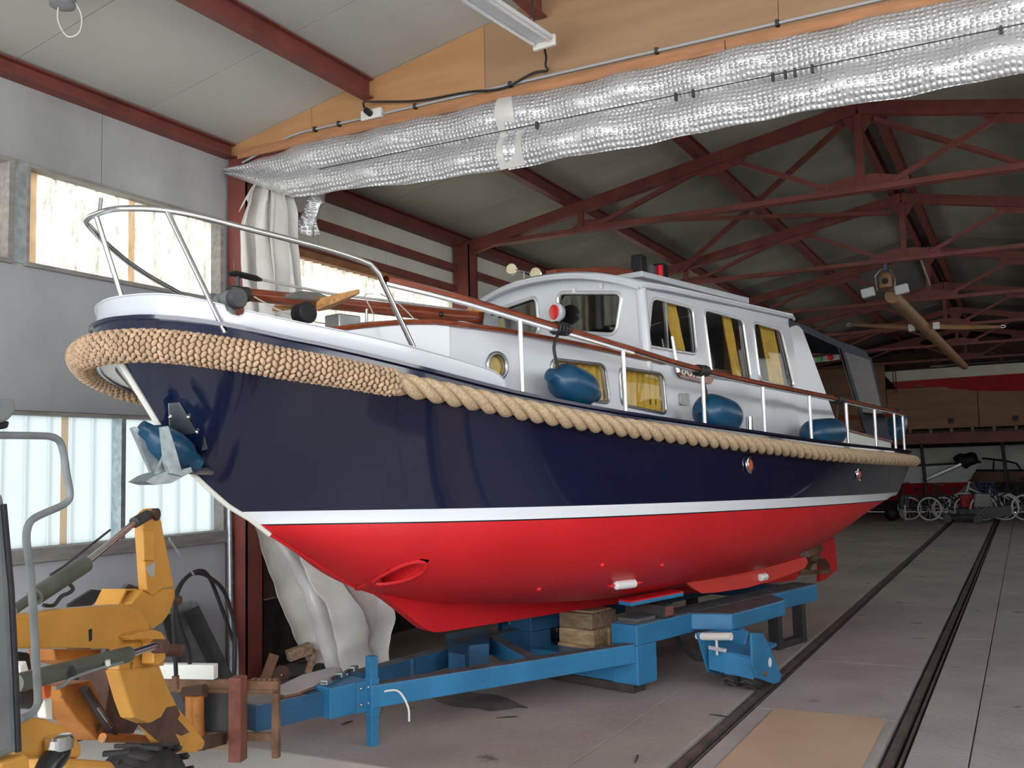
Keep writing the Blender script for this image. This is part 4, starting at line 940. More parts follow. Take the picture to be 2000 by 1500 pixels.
# ---- bow pulpit
pr = [(0, -1.795, 3.14), (.10, -1.79, 3.14), (.20, -1.755, 3.138), (.33, -1.65, 3.13), (.425, -1.55, 3.11), (.50, -1.45, 3.085), (.597, -1.3, 3.045), (.705, -1.1, 3.0), (.80, -.88, 2.955), (.862, -.72, 2.915), (.885, -.665, 2.895), (.897, -.613, 2.846), (.948, -.321, 2.318)]
half = [W(*p) for p in pr]; hs = spline(half[:-3], 5)+half[-3:]
pts = [p-BN*(2*BN.dot(p-BP)) for p in hs[:0:-1]]+hs
pul = MB().tube(pts, .0165, 10).build('pulpit', 'chrome', yacht, True, label='polished tubular bow pulpit')
MB().cyl(W(-.02, -1.79, 3.13), W(0, -1.60, 2.55), .014).build('pulpit_post', 'chrome', pul, True)
MB().cyl(W(.03, -1.80, 3.13), W(.03, -1.79, 3.22), .010).build('flag_socket', 'steel_dull', pul, True)
MB().cyl(W(.37, -1.607, 3.12), W(.62, -1.421, 2.47), .0145).build('pulpit_brace', 'chrome', pul, True)
# ---- wooden handrail on stanchions
T_HR = [(-.58, 2.814), (-.03, 2.757), (.456, 2.691), (1.446, 2.559), (2.37, 2.44), (3.26, 2.375), (4.12, 2.332), (5, 2.294), (5.9, 2.264), (7.25, 2.24)]
for sgn in (1, -1):
    us_ = [-.58+.3*i for i in range(27)]; us_[-1] = 7.22
    def hp(u, dv, dz): return W(sgn*(Bs(u)-.095+dv), u, interp(u, T_HR)+dz)
    lo = [[hp(u, a, b) for u in us_] for a, b in ((-.035, -.012), (.035, -.012), (.038, .006), (.02, .022), (-.02, .022), (-.038, .006), (-.035, -.012))]
    hr = MB().grid(lo).build('handrail', 'mahogany', yacht, True, ang=40)
    MB().grid([[hp(u, a, b) for u in us_[:8]] for a, b in ((-.018, -.03), (.018, -.03), (.018, -.013), (-.018, -.013), (-.018, -.03))]).build('rail_flat_bar', 'alu_white', hr)
    MB().grid([[hp(u, a, b) for u in us_[7:]] for a, b in ((-.014, -.024), (.014, -.024), (.014, -.013), (-.014, -.013), (-.014, -.024))]).build('rail_flat_bar', 'steel_dull', hr)
    for u in (.44, 1.42, 2.34, 3.22, 4.07, 4.92, 5.80, 6.62, 7.18):
        MB().cyl(W(sgn*(Bs(u)-.09), u, Zr(u)+.09), W(sgn*(Bs(u)-.095), u, interp(u, T_HR)-.012), .0155, 10).build('stanchion', 'alu_white', yacht, True)
srow = [W(s*(Bs(7.22)-.095), 7.22+.10*(1-s*s), 2.24) for s in [-1+.2*i for i in range(11)]]
MB().tube(srow, .028, 8).build('stern_rail', 'mahogany', yacht, True)
c = W(Bs(3.12)-.17, 3.12, Zr(3.12)+.08); MB().cyl(c, c+Vector((0, 0, .17)), .036, 14).build('bollard', 'chrome', yacht, True)
# ---- name board, vent plate, grab bar on the cabin side
a_, b_ = side(1321, 722), side(1387, 737)
zc_, hh = .5*(a_[1]+b_[1]), .062
ua, ub = a_[0], b_[0]
slope = (b_[1]-a_[1])/(ub-ua)
nbp = rpoly([(ua-.02, a_[1]-.02), (ua+.03, a_[1]-hh), (ub-.03, b_[1]-hh), (ub+.02, b_[1]-.02), (ub+.02, b_[1]+.02), (ub-.03, b_[1]+hh), (ua+.03, a_[1]+hh), (ua-.02, a_[1]+.02)], .02)
nb = MB().hexa([W(Bc(u, z)+.004, u, z) for u, z in nbp], [W(Bc(u, z)+.022, u, z) for u, z in nbp]).build('name_board', 'mahogany', yacht, label='carved mahogany name board with pale letters')
fc = bpy.data.curves.new('t', 'FONT'); fc.body = 'BOREAS'; fc.size = .12; fc.extrude = .003; fc.align_x = 'CENTER'; fc.align_y = 'CENTER'; fc.space_character = 1.05
fo_ = bpy.data.objects.new('t', fc); COL.objects.link(fo_); bpy.context.view_layer.update()
me_ = bpy.data.meshes.new_from_object(fo_.evaluated_get(bpy.context.evaluated_depsgraph_get())); bpy.data.objects.remove(fo_)
xs_ = [v.co.x for v in me_.vertices]; sc_ = (ub-ua-.04)/(max(xs_)-min(xs_))
tm = MB(); tm.add([W(Bc((ua+ub)/2, zc_)+.024+v.co.z, (ua+ub)/2+v.co.x*sc_, zc_+slope*v.co.x*sc_+v.co.y) for v in me_.vertices], [tuple(p.vertices) for p in me_.polygons])
tm.build('lettering', 'gold_letter', nb)
def plate(px0, px1, mt, nm, th=.02):
    (u0, z0), (u1, z1) = side(*px0), side(*px1); pp = rrect(min(u0, u1), max(u0, u1), min(z0, z1), max(z0, z1), .012)
    return MB().hexa([W(Bc(u, z)+.002, u, z) for u, z in pp], [W(Bc(u, z)+th, u, z) for u, z in pp]).build(nm, mt, yacht)
plate((1326, 768), (1343, 792), 'steel_dull', 'vent_plate')
gb0, gb1 = side(1306, 658), side(1318, 728); MB().tube([W(Bc(*gb0)+.03, *gb0), W(Bc(*gb1)+.03, *gb1)], [.012, .018], 8).build('grab_handle', 'alu_white', yacht, True)
# ---- hull fittings
def hp3(px, py, off=0.0):
    h = hit_hull(px, py); return W(h[0]+off, h[1], h[2])
for c_, nm in (((1462, 908), 'exhaust_outlet'), ((1676, 926), 'exhaust_outlet')):
    c = hp3(*c_); r = .062; sh = MB()
    rows = [[c+BT*(r*math.cos(t)*k)+Vector((0, 0, r*math.sin(t)*k))+BN*(.05*(1-k*k)+.004) for t in [R_(20+i*10) for i in range(33)]] for k in (1, .95, .8)]
    ex = sh.grid(rows).build(nm, 'chrome', yacht, True)
    MB().add([c+BT*(r*.85*math.cos(t))+Vector((0, 0, r*.8*math.sin(t)))+BN*.008 for t in [2*math.pi*i/16 for i in range(16)]], [tuple(range(16))]).build('outlet_mouth', 'orange_refl', ex)
    MB().tube([c+BT*(r*math.cos(t))+Vector((0, 0, r*math.sin(t)))+BN*.01 for t in [R_(90+i*12) for i in range(16)]], .011, 8).build('cowl_rim', 'chrome', ex, True)
for c_ in ((1052, 1150), (1292, 1103), (1175, 1103)):
    c = hp3(*c_); MB().ball(c, .02).build('hull_stud', 'antifoul', yacht, True)
c0, c1 = hp3(1187, 1143, .05), hp3(1231, 1138, .05)
an = MB().tube([lerp(c0, c1, t) for t in (.04, .10, .5, .9, .96)], [.012, .032, .034, .032, .012], 10).build('zinc_anode', 'white_paint', yacht, True)
MB().tube([lerp(c0, c1, -.25), lerp(c0, c1, 1.25)], .008, 6).build('anode_strap', 'antifoul', an)
for t in (-.08, 1.08): MB().ball(lerp(c0, c1, t), .016).build('anode_bolt', 'antifoul', an, True)
kpx = [(1333, 1130), (1385, 1128), (1440, 1121), (1510, 1105), (1574, 1087), (1578, 1098), (1572, 1110), (1520, 1130), (1460, 1148), (1400, 1157), (1372, 1159), (1355, 1150)]
kq = [onv(*p, .80) for p in kpx]
bk_ = MB().hexa([W(.80, u, z) for _, u, z in kq], [W(.775, u, z) for _, u, z in kq]).build('bilge_keel', 'antifoul_light', yacht)
c = W(*onv(1490, 1127, .82)); MB().tube([c-BT*.06, c-BT*.05, c+BT*.05, c+BT*.06], [.015, .035, .035, .015], 8).build('zinc_anode', 'white_paint', bk_, True)
rq = [onv(*p, 0) for p in ((1600, 1062), (1628, 1050), (1632, 1112), (1612, 1130), (1598, 1136))]
MB().hexa([W(.02, u, z) for _, u, z in rq], [W(-.02, u, z) for _, u, z in rq]).build('rudder', 'antifoul', yacht)
pc = W(*onv(1592, 1092, .0)); pp_ = MB().lathe([(.02, -.1), (.05, -.06), (.05, .06), (.015, .12)], pc, BT, 14).build('propeller', 'rust_brown', yacht, True, ang=50)
for k in range(3):
    a = R_(90+120*k); d1 = BN*math.cos(a)+Vector((0, 0, math.sin(a))); d2 = BN*-math.sin(a)+Vector((0, 0, math.cos(a)))
    P_ = [pc+d1*.04+d2*-.03+BT*.02, pc+d1*.12+d2*-.09+BT*.05, pc+d1*.20+d2*-.04+BT*.03, pc+d1*.20+d2*.04-BT*.03, pc+d1*.12+d2*.09-BT*.05, pc+d1*.04+d2*.03-BT*.02]
    MB().prism(P_, BT*.012).build('blade', 'rust_brown', pp_)
MB().hexa([W(.03, 6.7, .40), W(.03, 7.6, .33), W(.03, 7.6, .37), W(.03, 6.7, .47)], [W(-.03, 6.7, .40), W(-.03, 7.6, .33), W(-.03, 7.6, .37), W(-.03, 6.7, .47)]).build('rudder_heel', 'rust_brown', yacht)
# ---- anchor with its pocket plate
pq = [hp3(*p, .012) for p in ((325, 788), (346, 786), (383, 846), (352, 850), (329, 832))]
pp2 = [p-BN*.01 for p in pq]; apl = MB().hexa(pq, pp2).build('anchor_plate', 'steel_dull', yacht)
for p in ((328, 815), (364, 815), (380, 844)): MB().ball(hp3(*p, .016), .012).build('plate_bolt', 'chrome', apl, True)
q3 = [hp3(*p, .010) for p in ((396, 853), (404, 877), (392, 880))]; MB().hexa(q3, [p-BN*.02 for p in q3]).build('plate_corner', 'steel_dull', apl)
def aq(pts, v0, v1): return [W(*onv(*p, v0)) for p in pts], [W(*onv(*p, v0))-BN*(v0-v1) for p in pts]
an = root('anchor_dummy', (0, 0, 0)) if False else None
a1, a2 = aq([(258, 836), (268, 833), (328, 922), (318, 940), (300, 930)], .10, .07)
anc = MB().hexa(a1, a2).build('anchor', 'galvanised', yacht, label='galvanised plough anchor stowed at the stem')
for pts, v0, v1 in (([(316, 834), (329, 832), (344, 880), (358, 930), (332, 924), (324, 905)], .26, .23), ([(284, 941), (305, 928), (330, 920), (358, 931), (334, 944), (305, 947)], .24, .06), ([(303, 932), (312, 936), (332, 895), (326, 880)], .20, .17), ([(345, 925), (358, 931), (376, 921), (373, 912), (360, 916)], .16, .10)):
    a1, a2 = aq(pts, v0, v1); MB().hexa(a1, a2).build('fluke', 'galvanised', anc)
a1 = W(*onv(352, 918, .12)); MB().cyl(a1, W(.05, -1.12, 1.76), .02, 8).build('shank', 'steel_dull', anc, True)
# ================================================================== FENDERS
def fender(c, ax, r, ln, label, rope=None, name='fender'):
    ax = Vector(ax).normalized(); base = Vector((c.x, c.y, c.z-r)); f = root(name, base, label, 'fender', group='blue fenders along the rail' if 'rail' in label or 'stern' in label else None)
    pr_ = [(.02, -ln/2-.05), (.045, -ln/2-.045), (.05, -ln/2-.01), (r*.55, -ln/2+.012), (r*.85, -ln/2+.05), (r*.97, -ln/2+.10), (r, -ln/2+.16), (r, ln/2-.16), (r*.97, ln/2-.10), (r*.85, ln/2-.05), (r*.55, ln/2-.012), (.05, ln/2+.01), (.045, ln/2+.045), (.02, ln/2+.05)]
    MB().lathe(pr_, c, ax, 28).build('body', 'fender_blue', f, True, ang=70)
    if rope:
        MB().tube(spline(rope), .011, 8).build('rope', 'black_rubber', f, True)
        q = Vector(rope[-1]); k = MB()
        for i in range(4): k.tube([q+BT*(.035*(i-1.5))+BN*(.045*math.cos(t))+Vector((0, 0, .035*math.sin(t))) for t in [2*math.pi*j/10 for j in range(10)]], .012, 6, True)
        k.build('knot', 'black_rubber', f, True)
    return f
def hrp(u): return W(Bs(u)-.095, u, interp(u, T_HR))
c = W(*onv(1120, 753, Bs(.95)-.13)); ax = BT*.9-Vector((0, 0, .25))+BN*.1
e0 = c-ax.normalized()*.19; fender(c, ax, .128, .38, 'blue fender hanging from the rail before the forward curtained window', [e0, e0+BN*.03+Vector((0, 0, .06)), lerp(e0, hrp(.74), .6), hrp(.80)])
c = W(*onv(1402, 809, Bs(2.55)-.13)); ax = BT*.9-Vector((0, 0, .16))+BN*.12
e0 = c-ax.normalized()*.21; fender(c, ax, .145, .43, 'blue fender hanging from the rail below the name board', [e0, e0+BN*.05+Vector((0, 0, .1)), e0+Vector((0, 0, .3)), hrp(2.33)])
c = W(*onv(1608, 846, Bs(4.35)-.13)); ax = BT*.95+Vector((0, 0, .05))+BN*.1
e0 = c+ax.normalized()*.27; fender(c, ax, .135, .56, 'blue fender lying under the rail beside the white aft wing', [e0, e0+Vector((0, 0, .15)), hrp(4.72)])
c = W(*onv(1750, 832, Bs(6.7)-.42)); ax = BT*.5+Vector((0, 0, .8))
fender(c, ax, .125, .34, 'blue fender standing at the stern behind the tent', None)
c = W(*onv(332, 873, .10)); ax = (BT*.8-Vector((0, 0, .5))+BN*.1)
f = fender(c, ax, .095, .30, 'small blue fender squeezed between anchor and stem', None)
# ================================================================== BOAT TRAILER (frame: v to port, u aft)
TP = R_(15.4); TT = Vector((math.sin(TP), math.cos(TP), 0)); TNN = Vector((math.cos(TP), -math.sin(TP), 0))
def TW(v, u, z): return BP+TNN*v+TT*u+Vector((0, 0, z))
def tz_(px, py, z):
    p = at(px, py, 2, z); return (TNN.dot(p-BP), TT.dot(p-BP), z)
trl = root('boat_trailer', TW(0, 2.3, 0), 'blue steel boat trailer with drawbar standing under the yacht', 'boat trailer', rz=-TP)
def tb(v0, v1, u0, u1, z0, z1, nm, mt='trailer_blue', bev=.008, par=None):
    return MB().hexa([TW(v0, u0, z0), TW(v1, u0, z0), TW(v1, u1, z0), TW(v0, u1, z0)], [TW(v0, u0, z1), TW(v1, u0, z1), TW(v1, u1, z1), TW(v0, u1, z1)]).build(nm, mt, par or trl, bev=bev)
for s in (1, -1):
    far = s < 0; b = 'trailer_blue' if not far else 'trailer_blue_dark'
    a0, a1 = sorted((s*.42, s*.665))
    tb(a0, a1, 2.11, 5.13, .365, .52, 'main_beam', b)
    tb(a0+.005, a1-.005, 2.15, 5.1, .52, .53, 'beam_deck', 'trailer_top', .003)
    tb(a0-.001, a1+.001, 2.108, 2.36, .07, .365, 'front_stack', b)
    tb(a0-.003, a1+.003, 2.105, 2.365, .235, .245, 'weld_band', b, .002)
    # outrigger carrying the wheel unit
    P_ = [(s*.665, 2.851), (s*.968, 2.995), (s*.926, 3.961), (s*.665, 4.2)]
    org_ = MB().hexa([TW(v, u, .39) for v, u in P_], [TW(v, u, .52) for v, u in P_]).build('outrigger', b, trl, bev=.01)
    MB().hexa([TW(v*.995, lerp(u, 3.5, .01), .52) for v, u in P_], [TW(v*.995, lerp(u, 3.5, .01), .526) for v, u in P_]).build('outrigger_deck', 'trailer_top', org_)
    wu = tb(*sorted((s*.93, s*1.02)), 2.98, 3.10, .12, .40, 'wheel_post', b, .006)
    def tvp(px, py, v):
        d = ray(px, py); k = (v-TNN.dot(ORI-BP))/TNN.dot(d); p = ORI+d*k; return (TT.dot(p-BP), p.z)
    for v0, pts in ((1.335, [(1468, 1236), (1491, 1237), (1527, 1320), (1524, 1333), (1510, 1335), (1476, 1324), (1470, 1300)]), (.925, [(1362, 1236), (1440, 1226), (1446, 1322), (1436, 1330), (1384, 1312)])):
        Q = [tvp(x, y, v0) for x, y in pts]
        MB().hexa([TW(s*v0, u, z) for u, z in Q], [TW(s*(v0-.018), u, z) for u, z in Q]).build('fork_plate', b, wu, bev=.003)
    fpu = 2.655
    MB().hexa([TW(s*.94, fpu, .14), TW(s*1.315, fpu+.02, .105), TW(s*1.315, fpu+.04, .105), TW(s*.94, fpu+.02, .14)], [TW(s*.94, fpu+.01, .30), TW(s*1.315, fpu+.03, .255), TW(s*1.315, fpu+.05, .255), TW(s*.94, fpu+.03, .30)]).build('guard_plate', b, wu, bev=.003)
    MB().hexa([TW(s*1.08, fpu, .12), TW(s*1.20, fpu, .12), TW(s*1.20, fpu+.03, .12), TW(s*1.08, fpu+.03, .12)], [TW(s*.93, 2.98, .40), TW(s*1.10, 2.98, .40), TW(s*1.10, 3.02, .40), TW(s*.93, 3.02, .40)]).build('fork_rib', b, wu, bev=.004)
    MB().hexa([TW(s*.94, fpu+.02, .28), TW(s*1.32, fpu+.04, .255), TW(s*1.32, 3.05, .30), TW(s*.94, 3.05, .33)], [TW(s*.94, fpu+.02, .30), TW(s*1.32, fpu+.04, .27), TW(s*1.32, 3.05, .32), TW(s*.94, 3.05, .35)]).build('mudguard_plate', b, wu)
    for a, bb_ in ((1.0, 1.145), (1.165, 1.31)):
        ty = MB().lathe([(.055, a), (.105, a+.008), (.122, a+.03), (.126, (a+bb_)/2), (.122, bb_-.03), (.105, bb_-.008), (.055, bb_)], TW(0, 2.82, .127), TNN*s, 28).build('tyre', 'tyre', trl, True, ang=50)
        MB().lathe([(.055, a+.02), (.05, a+.01), (.02, a+.012), (.02, bb_-.012), (.05, bb_-.01), (.055, bb_-.02)], TW(0, 2.82, .127), TNN*s, 20).build('hub', 'trailer_top', ty, True, ang=40)
        for k in range(14):
            t = 2*math.pi*k/14; d = TT*math.cos(t)+Vector((0, 0, math.sin(t))); e = TT*-math.sin(t)+Vector((0, 0, math.cos(t))); c = TW(s*(a+bb_)/2, 2.82, .127)+d*.126
            MB().bar(c-TNN*.055+e*.012, c-e*.012, .012, .006, d).bar(c-e*.012, c+TNN*.055+e*.012, .012, .006, d).build('tread_lug', 'groove', ty)
    MB().cyl(TW(s*.9, 2.82, .127), TW(s*1.35, 2.82, .127), .018).build('axle', 'rust_brown', wu)
    MB().add([TW(s*1.338, 2.90+.028*math.cos(t), .20+.036*math.sin(t)) for t in [2*math.pi*i/16 for i in range(16)]], [tuple(range(16))]).build('capacity_sticker', 'white_paint', wu)
    # hydraulic pump and hoses under the outrigger
    def tup(px, py, u):
        d = ray(px, py); k = (u-TT.dot(ORI-BP))/TT.dot(d); p = ORI+d*k; return (TNN.dot(p-BP), u, p.z)
    ta0, ta1, tv0 = tup(1372, 1243, 2.60), tup(1428, 1243, 2.60), tup(1400, 1266, 2.60)
    MB().cyl(TW(s*ta0[0], 2.60, ta0[2]), TW(s*ta1[0], 2.60, ta1[2]), .030, 14).build('hydraulic_tank', 'plastic_white', wu, True)
    MB().cyl(TW(s*(ta0[0]-.05), 2.60, ta0[2]), TW(s*ta0[0], 2.60, ta0[2]), .027, 14).build('tank_cap', 'bike_white', wu, True)
    MB().bar(TW(s*(tv0[0]-.07), 2.60, tv0[2]), TW(s*(tv0[0]+.08), 2.60, tv0[2]-.01), .03, .03).build('valve_block', 'alu_white', wu, bev=.006)
    MB().cyl(TW(s*tv0[0], 2.60, tv0[2]-.05), TW(s*tv0[0], 2.60, ta0[2]), .012, 8).build('valve_stem', 'alu_white', wu, True)
    MB().bar(TW(s*(ta0[0]+.04), 2.62, ta0[2]+.03), TW(s*(ta0[0]+.04), 2.90, .40), .05, .012).build('tank_bracket', b, wu)
    MB().hexa([TW(s*.80, 2.88, .22), TW(s*.93, 2.9, .22), TW(s*.93, 2.95, .22), TW(s*.80, 2.94, .22)], [TW(s*.80, 2.88, .27), TW(s*.93, 2.9, .27), TW(s*.93, 2.95, .27), TW(s*.80, 2.94, .27)]).build('valve_block', 'steel_dull', wu, bev=.01)
    for dz in (0, .025): MB().tube(spline([TW(s*.50, 2.86, .37), TW(s*.62, 2.80, .27-dz), TW(s*.74, 2.80, .19-dz), TW(s*.88, 2.86, .205-dz), TW(s*.92, 2.9, .23)]), .010, 8).build('hose', 'black_rubber', wu, True)
    # rear prop frame
    for u in (4.32, 4.80): tb(*sorted((s*.55, s*.66)), u, u+.07, 0, .37, 'rear_leg', 'dark_steel', .004)
    tb(*sorted((s*.56, s*.65)), 4.39, 4.80, .0, .06, 'rear_foot_bar', 'dark_steel', .004)
    # near and far drawbars meet at the coupling
    A_, B_ = (TW(.10, -.02, .31), TW(.60, 2.12, .31)) if s > 0 else (TW(-.28, .15, .31), TW(-.60, 2.12, .31))
    db = MB().bar(A_, B_, .10, .14).build('drawbar', b, trl, bev=.006)
    MB().bar(A_+Vector((0, 0, .071)), B_+Vector((0, 0, .071)), .094, .004).build('drawbar_top', 'trailer_top', db)
    if far: c = TW(-.42, .72, .31); MB().cyl(c+Vector((0, 0, -.06))+TNN*.075, c+Vector((0, 0, .07))+TNN*.075, .035, 12).build('drawbar_socket', 'trailer_blue_dark', db, True)
tb(-.43, .43, 2.112, 2.355, .075, .235, 'cross_beam'); tb(-.42, .42, 4.9, 5.1, .37, .50, 'cross_beam', 'trailer_blue_dark')
MB().bar(TW(-.52, 1.75, .31), TW(.40, 1.25, .31), .09, .13).build('drawbar_brace', 'trailer_blue', trl, bev=.006)
MB().bar(TW(-.52, 1.75, .377), TW(.40, 1.25, .377), .088, .005).build('brace_top', 'trailer_top', trl)
tb(-.14, .10, -.32, .0, .22, .41, 'coupling_box'); cb = tb(.10, .112, -.12, -.0, .22, .41, 'coupling_plate', 'trailer_blue', .004)
for u, z in ((-.09, .37), (-.09, .27), (-.03, .37), (-.03, .27)): MB().ball(TW(.115, u, z), .012).build('bolt', 'steel_dull', cb, True)
MB().bar(TW(-.03, -.3, .31), TW(-.03, -.80, .31), .13, .15).build('tow_tube', 'trailer_blue_dark', trl, bev=.006)
MB().bar(TW(-.03, -.45, .387), TW(-.03, -.79, .387), .12, .004).build('tow_tube_top', 'steel_dull', trl)
jk = tb(.075, .145, -.035, .035, .18, .42, 'jack_leg', 'trailer_blue', .004); tb(.081, .139, -.029, .029, .0, .56, 'jack_inner', 'trailer_blue', .003, jk)
MB().tube(spline([TW(.15, .05, .33), TW(.25, .10, .34), TW(.32, .12, .25), TW(.33, .12, .16)]), .007, 6).build('jack_cable', 'plastic_white', jk, True)
wb = [tz_(*p, .38) for p in ((872, 1243), (955, 1228), (955, 1262), (916, 1266), (908, 1284), (876, 1280))]
MB().hexa([TW(v*1, u, .25) for v, u, z in wb], [TW(v, u, .40) for v, u, z in wb]).build('winch_bracket', 'trailer_blue_dark', trl)
# cradle pad, box prop and rubber plates on the near beam
for s in (1, -1):
    MB().bar(TW(s*.57, 2.10, .68), TW(s*.66, 2.68, .70), .14, .03).build('cradle_pad', 'trailer_blue', trl, bev=.004)
    MB().bar(TW(s*.57, 2.10, .70), TW(s*.66, 2.68, .72), .138, .012).build('pad_cover', 'antifoul', trl)
    px_ = MB().hexa([TW(s*.30, 2.46, .53), TW(s*.68, 2.46, .53), TW(s*.68, 2.60, .53), TW(s*.30, 2.60, .53)], [TW(s*.30, 2.46, .63), TW(s*.68, 2.46, .63), TW(s*.68, 2.60, .63), TW(s*.30, 2.60, .63)]).build('box_prop', 'dark_steel', trl, bev=.004)
    MB().hexa([TW(s*.681, 2.475, .545), TW(s*.681, 2.585, .545), TW(s*.681, 2.585, .615), TW(s*.681, 2.475, .615)], [TW(s*.683, 2.475, .545), TW(s*.683, 2.585, .545), TW(s*.683, 2.585, .615), TW(s*.683, 2.475, .615)]).build('open_end', 'rust_red', px_)
    tb(*sorted((s*.40, s*.46)), 2.47, 2.59, .63, .69, 'prop_stub', 'dark_steel', .004)
    tb(*sorted((s*.45, s*.64)), 2.16, 2.40, .53, .56, 'rubber_plate', 'dark_grey', .005)
# timbers under the front cross beam and the keel
tag(MB().hexa([TW(-.7, 2.13, 0), TW(.60, 2.13, 0), TW(.60, 2.30, 0), TW(-.7, 2.30, 0)], [TW(-.7, 2.13, .068), TW(.60, 2.13, .068), TW(.60, 2.30, .068), TW(-.7, 2.30, .068)]).build('timber_sleeper', 'dark_timber', bev=.008), 'dark timber sleeper on the floor under the trailer front', 'timber')
def tim(v0, v1, u0, u1, z0, z1, mt, lb):
    pts = [(v0, u0), (v1, u0), (v1, u1), (v0, u1)]
    return tag(MB().hexa([W(v, u, z0) for v, u in pts], [W(v, u, z1) for v, u in pts]).build('keel_block', mt, bev=.008), lb, 'timber block')
tim(-.20, .17, 2.36, 2.75, .0, .125, 'wood_block', 'lowest timber block of the stack under the keel')
tim(-.22, .17, 2.36, 2.55, .125, .26, 'wood_block_pale', 'lower left pale timber block in the keel stack'); tim(-.20, .18, 2.56, 2.75, .125, .26, 'wood_block_pale', 'lower right pale timber block in the keel stack')
tim(-.20, .16, 2.36, 2.55, .26, .385, 'wood_block_pale', 'pale split timber block in the middle of the keel stack, front'); tim(-.20, .18, 2.56, 2.75, .26, .385, 'wood_block_pale', 'pale timber block in the middle of the keel stack, rear')
tim(-.21, .13, 2.38, 2.74, .385, .515, 'wood_block', 'grey weathered timber block on top of the keel stack')
tim(-.16, .12, 2.42, 2.70, .515, .532, 'wood_block_pale', 'thin splintered wedge between keel and top timber block')

# ================================================================== YELLOW LOADER at the left
LF = Vector((-.30, .954, 0)).normalized(); LR = Vector((LF.y, -LF.x, 0)); LO = Vector((-4.409, 4.607, 0))*.925
def onL(px, py, lat):
    d = ray(px, py); k = (lat-LR.dot(ORI-LO))/LR.dot(d); return ORI+d*k
ldr = root('wheel_loader', onL(160, 1450, 0)*1.0+Vector((0, 0, -onL(160, 1450, 0).z)), 'worn yellow wheel loader with lift arms, cut off by the left edge', 'wheel loader')
def lp2(pts, a, b, nm, mt='loader_yellow', par=None, bev=.006, rnd_=0.0, lat=None):
    q = pts if not rnd_ else rpoly(pts, rnd_, 4); ref = b if lat is None else lat
    P_ = [onL(x, y, ref) for x, y in q]; P_ = [p+LR*(b-ref) for p in P_]
    return MB().hexa(P_, [p-LR*(b-a) for p in P_]).build(nm, mt, par or ldr, bev=bev)
def lt(pts, lat, r, nm, mt, par=None, n=8, sp=0, smooth=True):
    P_ = [onL(x, y, lat) for x, y in pts]; P_ = spline(P_, sp) if sp else P_
    return MB().tube(P_, r, n).build(nm, mt, par or ldr, smooth)
boom = lp2([(20, 1204), (140, 1188), (240, 1180), (262, 1186), (280, 1200), (293, 1225), (299, 1250), (300, 1276), (262, 1270), (200, 1266), (20, 1267)], .13, .20, 'lift_arm', bev=.008)
lp2([(174, 1230), (180, 1228), (180, 1250), (175, 1253)], .199, .203, 'slot', 'black_rubber', boom, 0)
elb = lp2([(232, 1308), (312, 1298), (328, 1340), (350, 1383), (385, 1425), (402, 1448), (398, 1462), (380, 1471), (345, 1470), (322, 1455), (295, 1415), (262, 1402), (250, 1370)], .12, .19, 'arm_elbow', bev=.01)
lp2([(268, 1412), (292, 1413), (316, 1400), (326, 1382), (345, 1378), (352, 1396), (347, 1404), (370, 1430), (355, 1437), (342, 1432), (352, 1452), (349, 1469), (330, 1463), (300, 1440)], .189, .193, 'bare_patch', 'loader_rust', elb, 0)
lp2([(300, 1270), (318, 1285), (322, 1300), (232, 1310), (236, 1268)], .13, .185, 'arm_web', bev=.006)
clv = lp2([(256, 1243), (270, 1236), (300, 1230), (316, 1234), (325, 1248), (324, 1288), (312, 1298), (300, 1296), (302, 1256), (294, 1248), (262, 1250)], .20, .26, 'clevis', bev=.006)
MB().cyl(onL(318, 1270, .17), onL(318, 1270, .17)+LR*.10, .028, 14).build('clevis_pin', 'loader_rust', clv, True)
lev = lp2([(285, 1002), (296, 993), (309, 999), (316, 1020), (319, 1038), (341, 1146), (318, 1149), (300, 1164), (287, 1153), (279, 1036)], .055, .10, 'tilt_lever', bev=.006)
lp2([(280, 1036), (302, 1036), (303, 1095), (282, 1095)], .10, .115, 'lever_stiffener', 'loader_yellow', lev)
MB().cyl(onL(298, 1004, .105), onL(298, 1004, .105)+LR*.025, .02, 14).build('lever_pin', 'loader_rust', lev, True)
lp2([(285, 1110), (303, 1096), (302, 1124), (296, 1128)], .1005, .104, 'bare_patch', 'wall_stain', lev, 0)
lp2([(255, 1180), (278, 1152), (300, 1164), (318, 1150), (341, 1148), (343, 1165), (333, 1195), (320, 1214), (300, 1228), (288, 1218), (270, 1190)], .03, .09, 'tilt_bracket', bev=.006)
MB().cyl(onL(334, 1172, .06), onL(334, 1172, .06)+LR*.05, .022, 12).build('bracket_pin', 'loader_rust', ldr, True)
m = MB(); q = [onL(x, y, .05) for x, y in ((246, 1150), (278, 1150), (262, 1184), (231, 1182))]; qi = [lerp(p, sum(q, Vector())/4, .22) for p in q]
m.grid([q, qi], True); m.grid([qi, [p-LR*.12 for p in qi]], True); m.grid([q, [p-LR*.12 for p in q]], True); m.build('open_box_tube', 'loader_yellow', ldr)
cyl = lt([(25, 1192), (70, 1162)], .10, .020, 'tilt_cylinder', 'olive_steel')
lt([(68, 1165), (166, 1102)], .10, .036, 'barrel', 'olive_steel', cyl, 16)
lt([(164, 1103), (276, 1010)], .10, .015, 'rod', 'chrome', cyl, 12)
lt([(262, 1021), (288, 1006)], .10, .026, 'rod_knuckle', 'dark_steel', cyl, 14); MB().cyl(onL(289, 1005, .06), onL(289, 1005, .06)+LR*.05, .03, 14).build('rod_eye', 'dark_steel', cyl, True)
lt([(98, 1123), (125, 1106), (215, 1035)], .13, .005, 'pressure_pipe', 'dark_steel', cyl, 6)
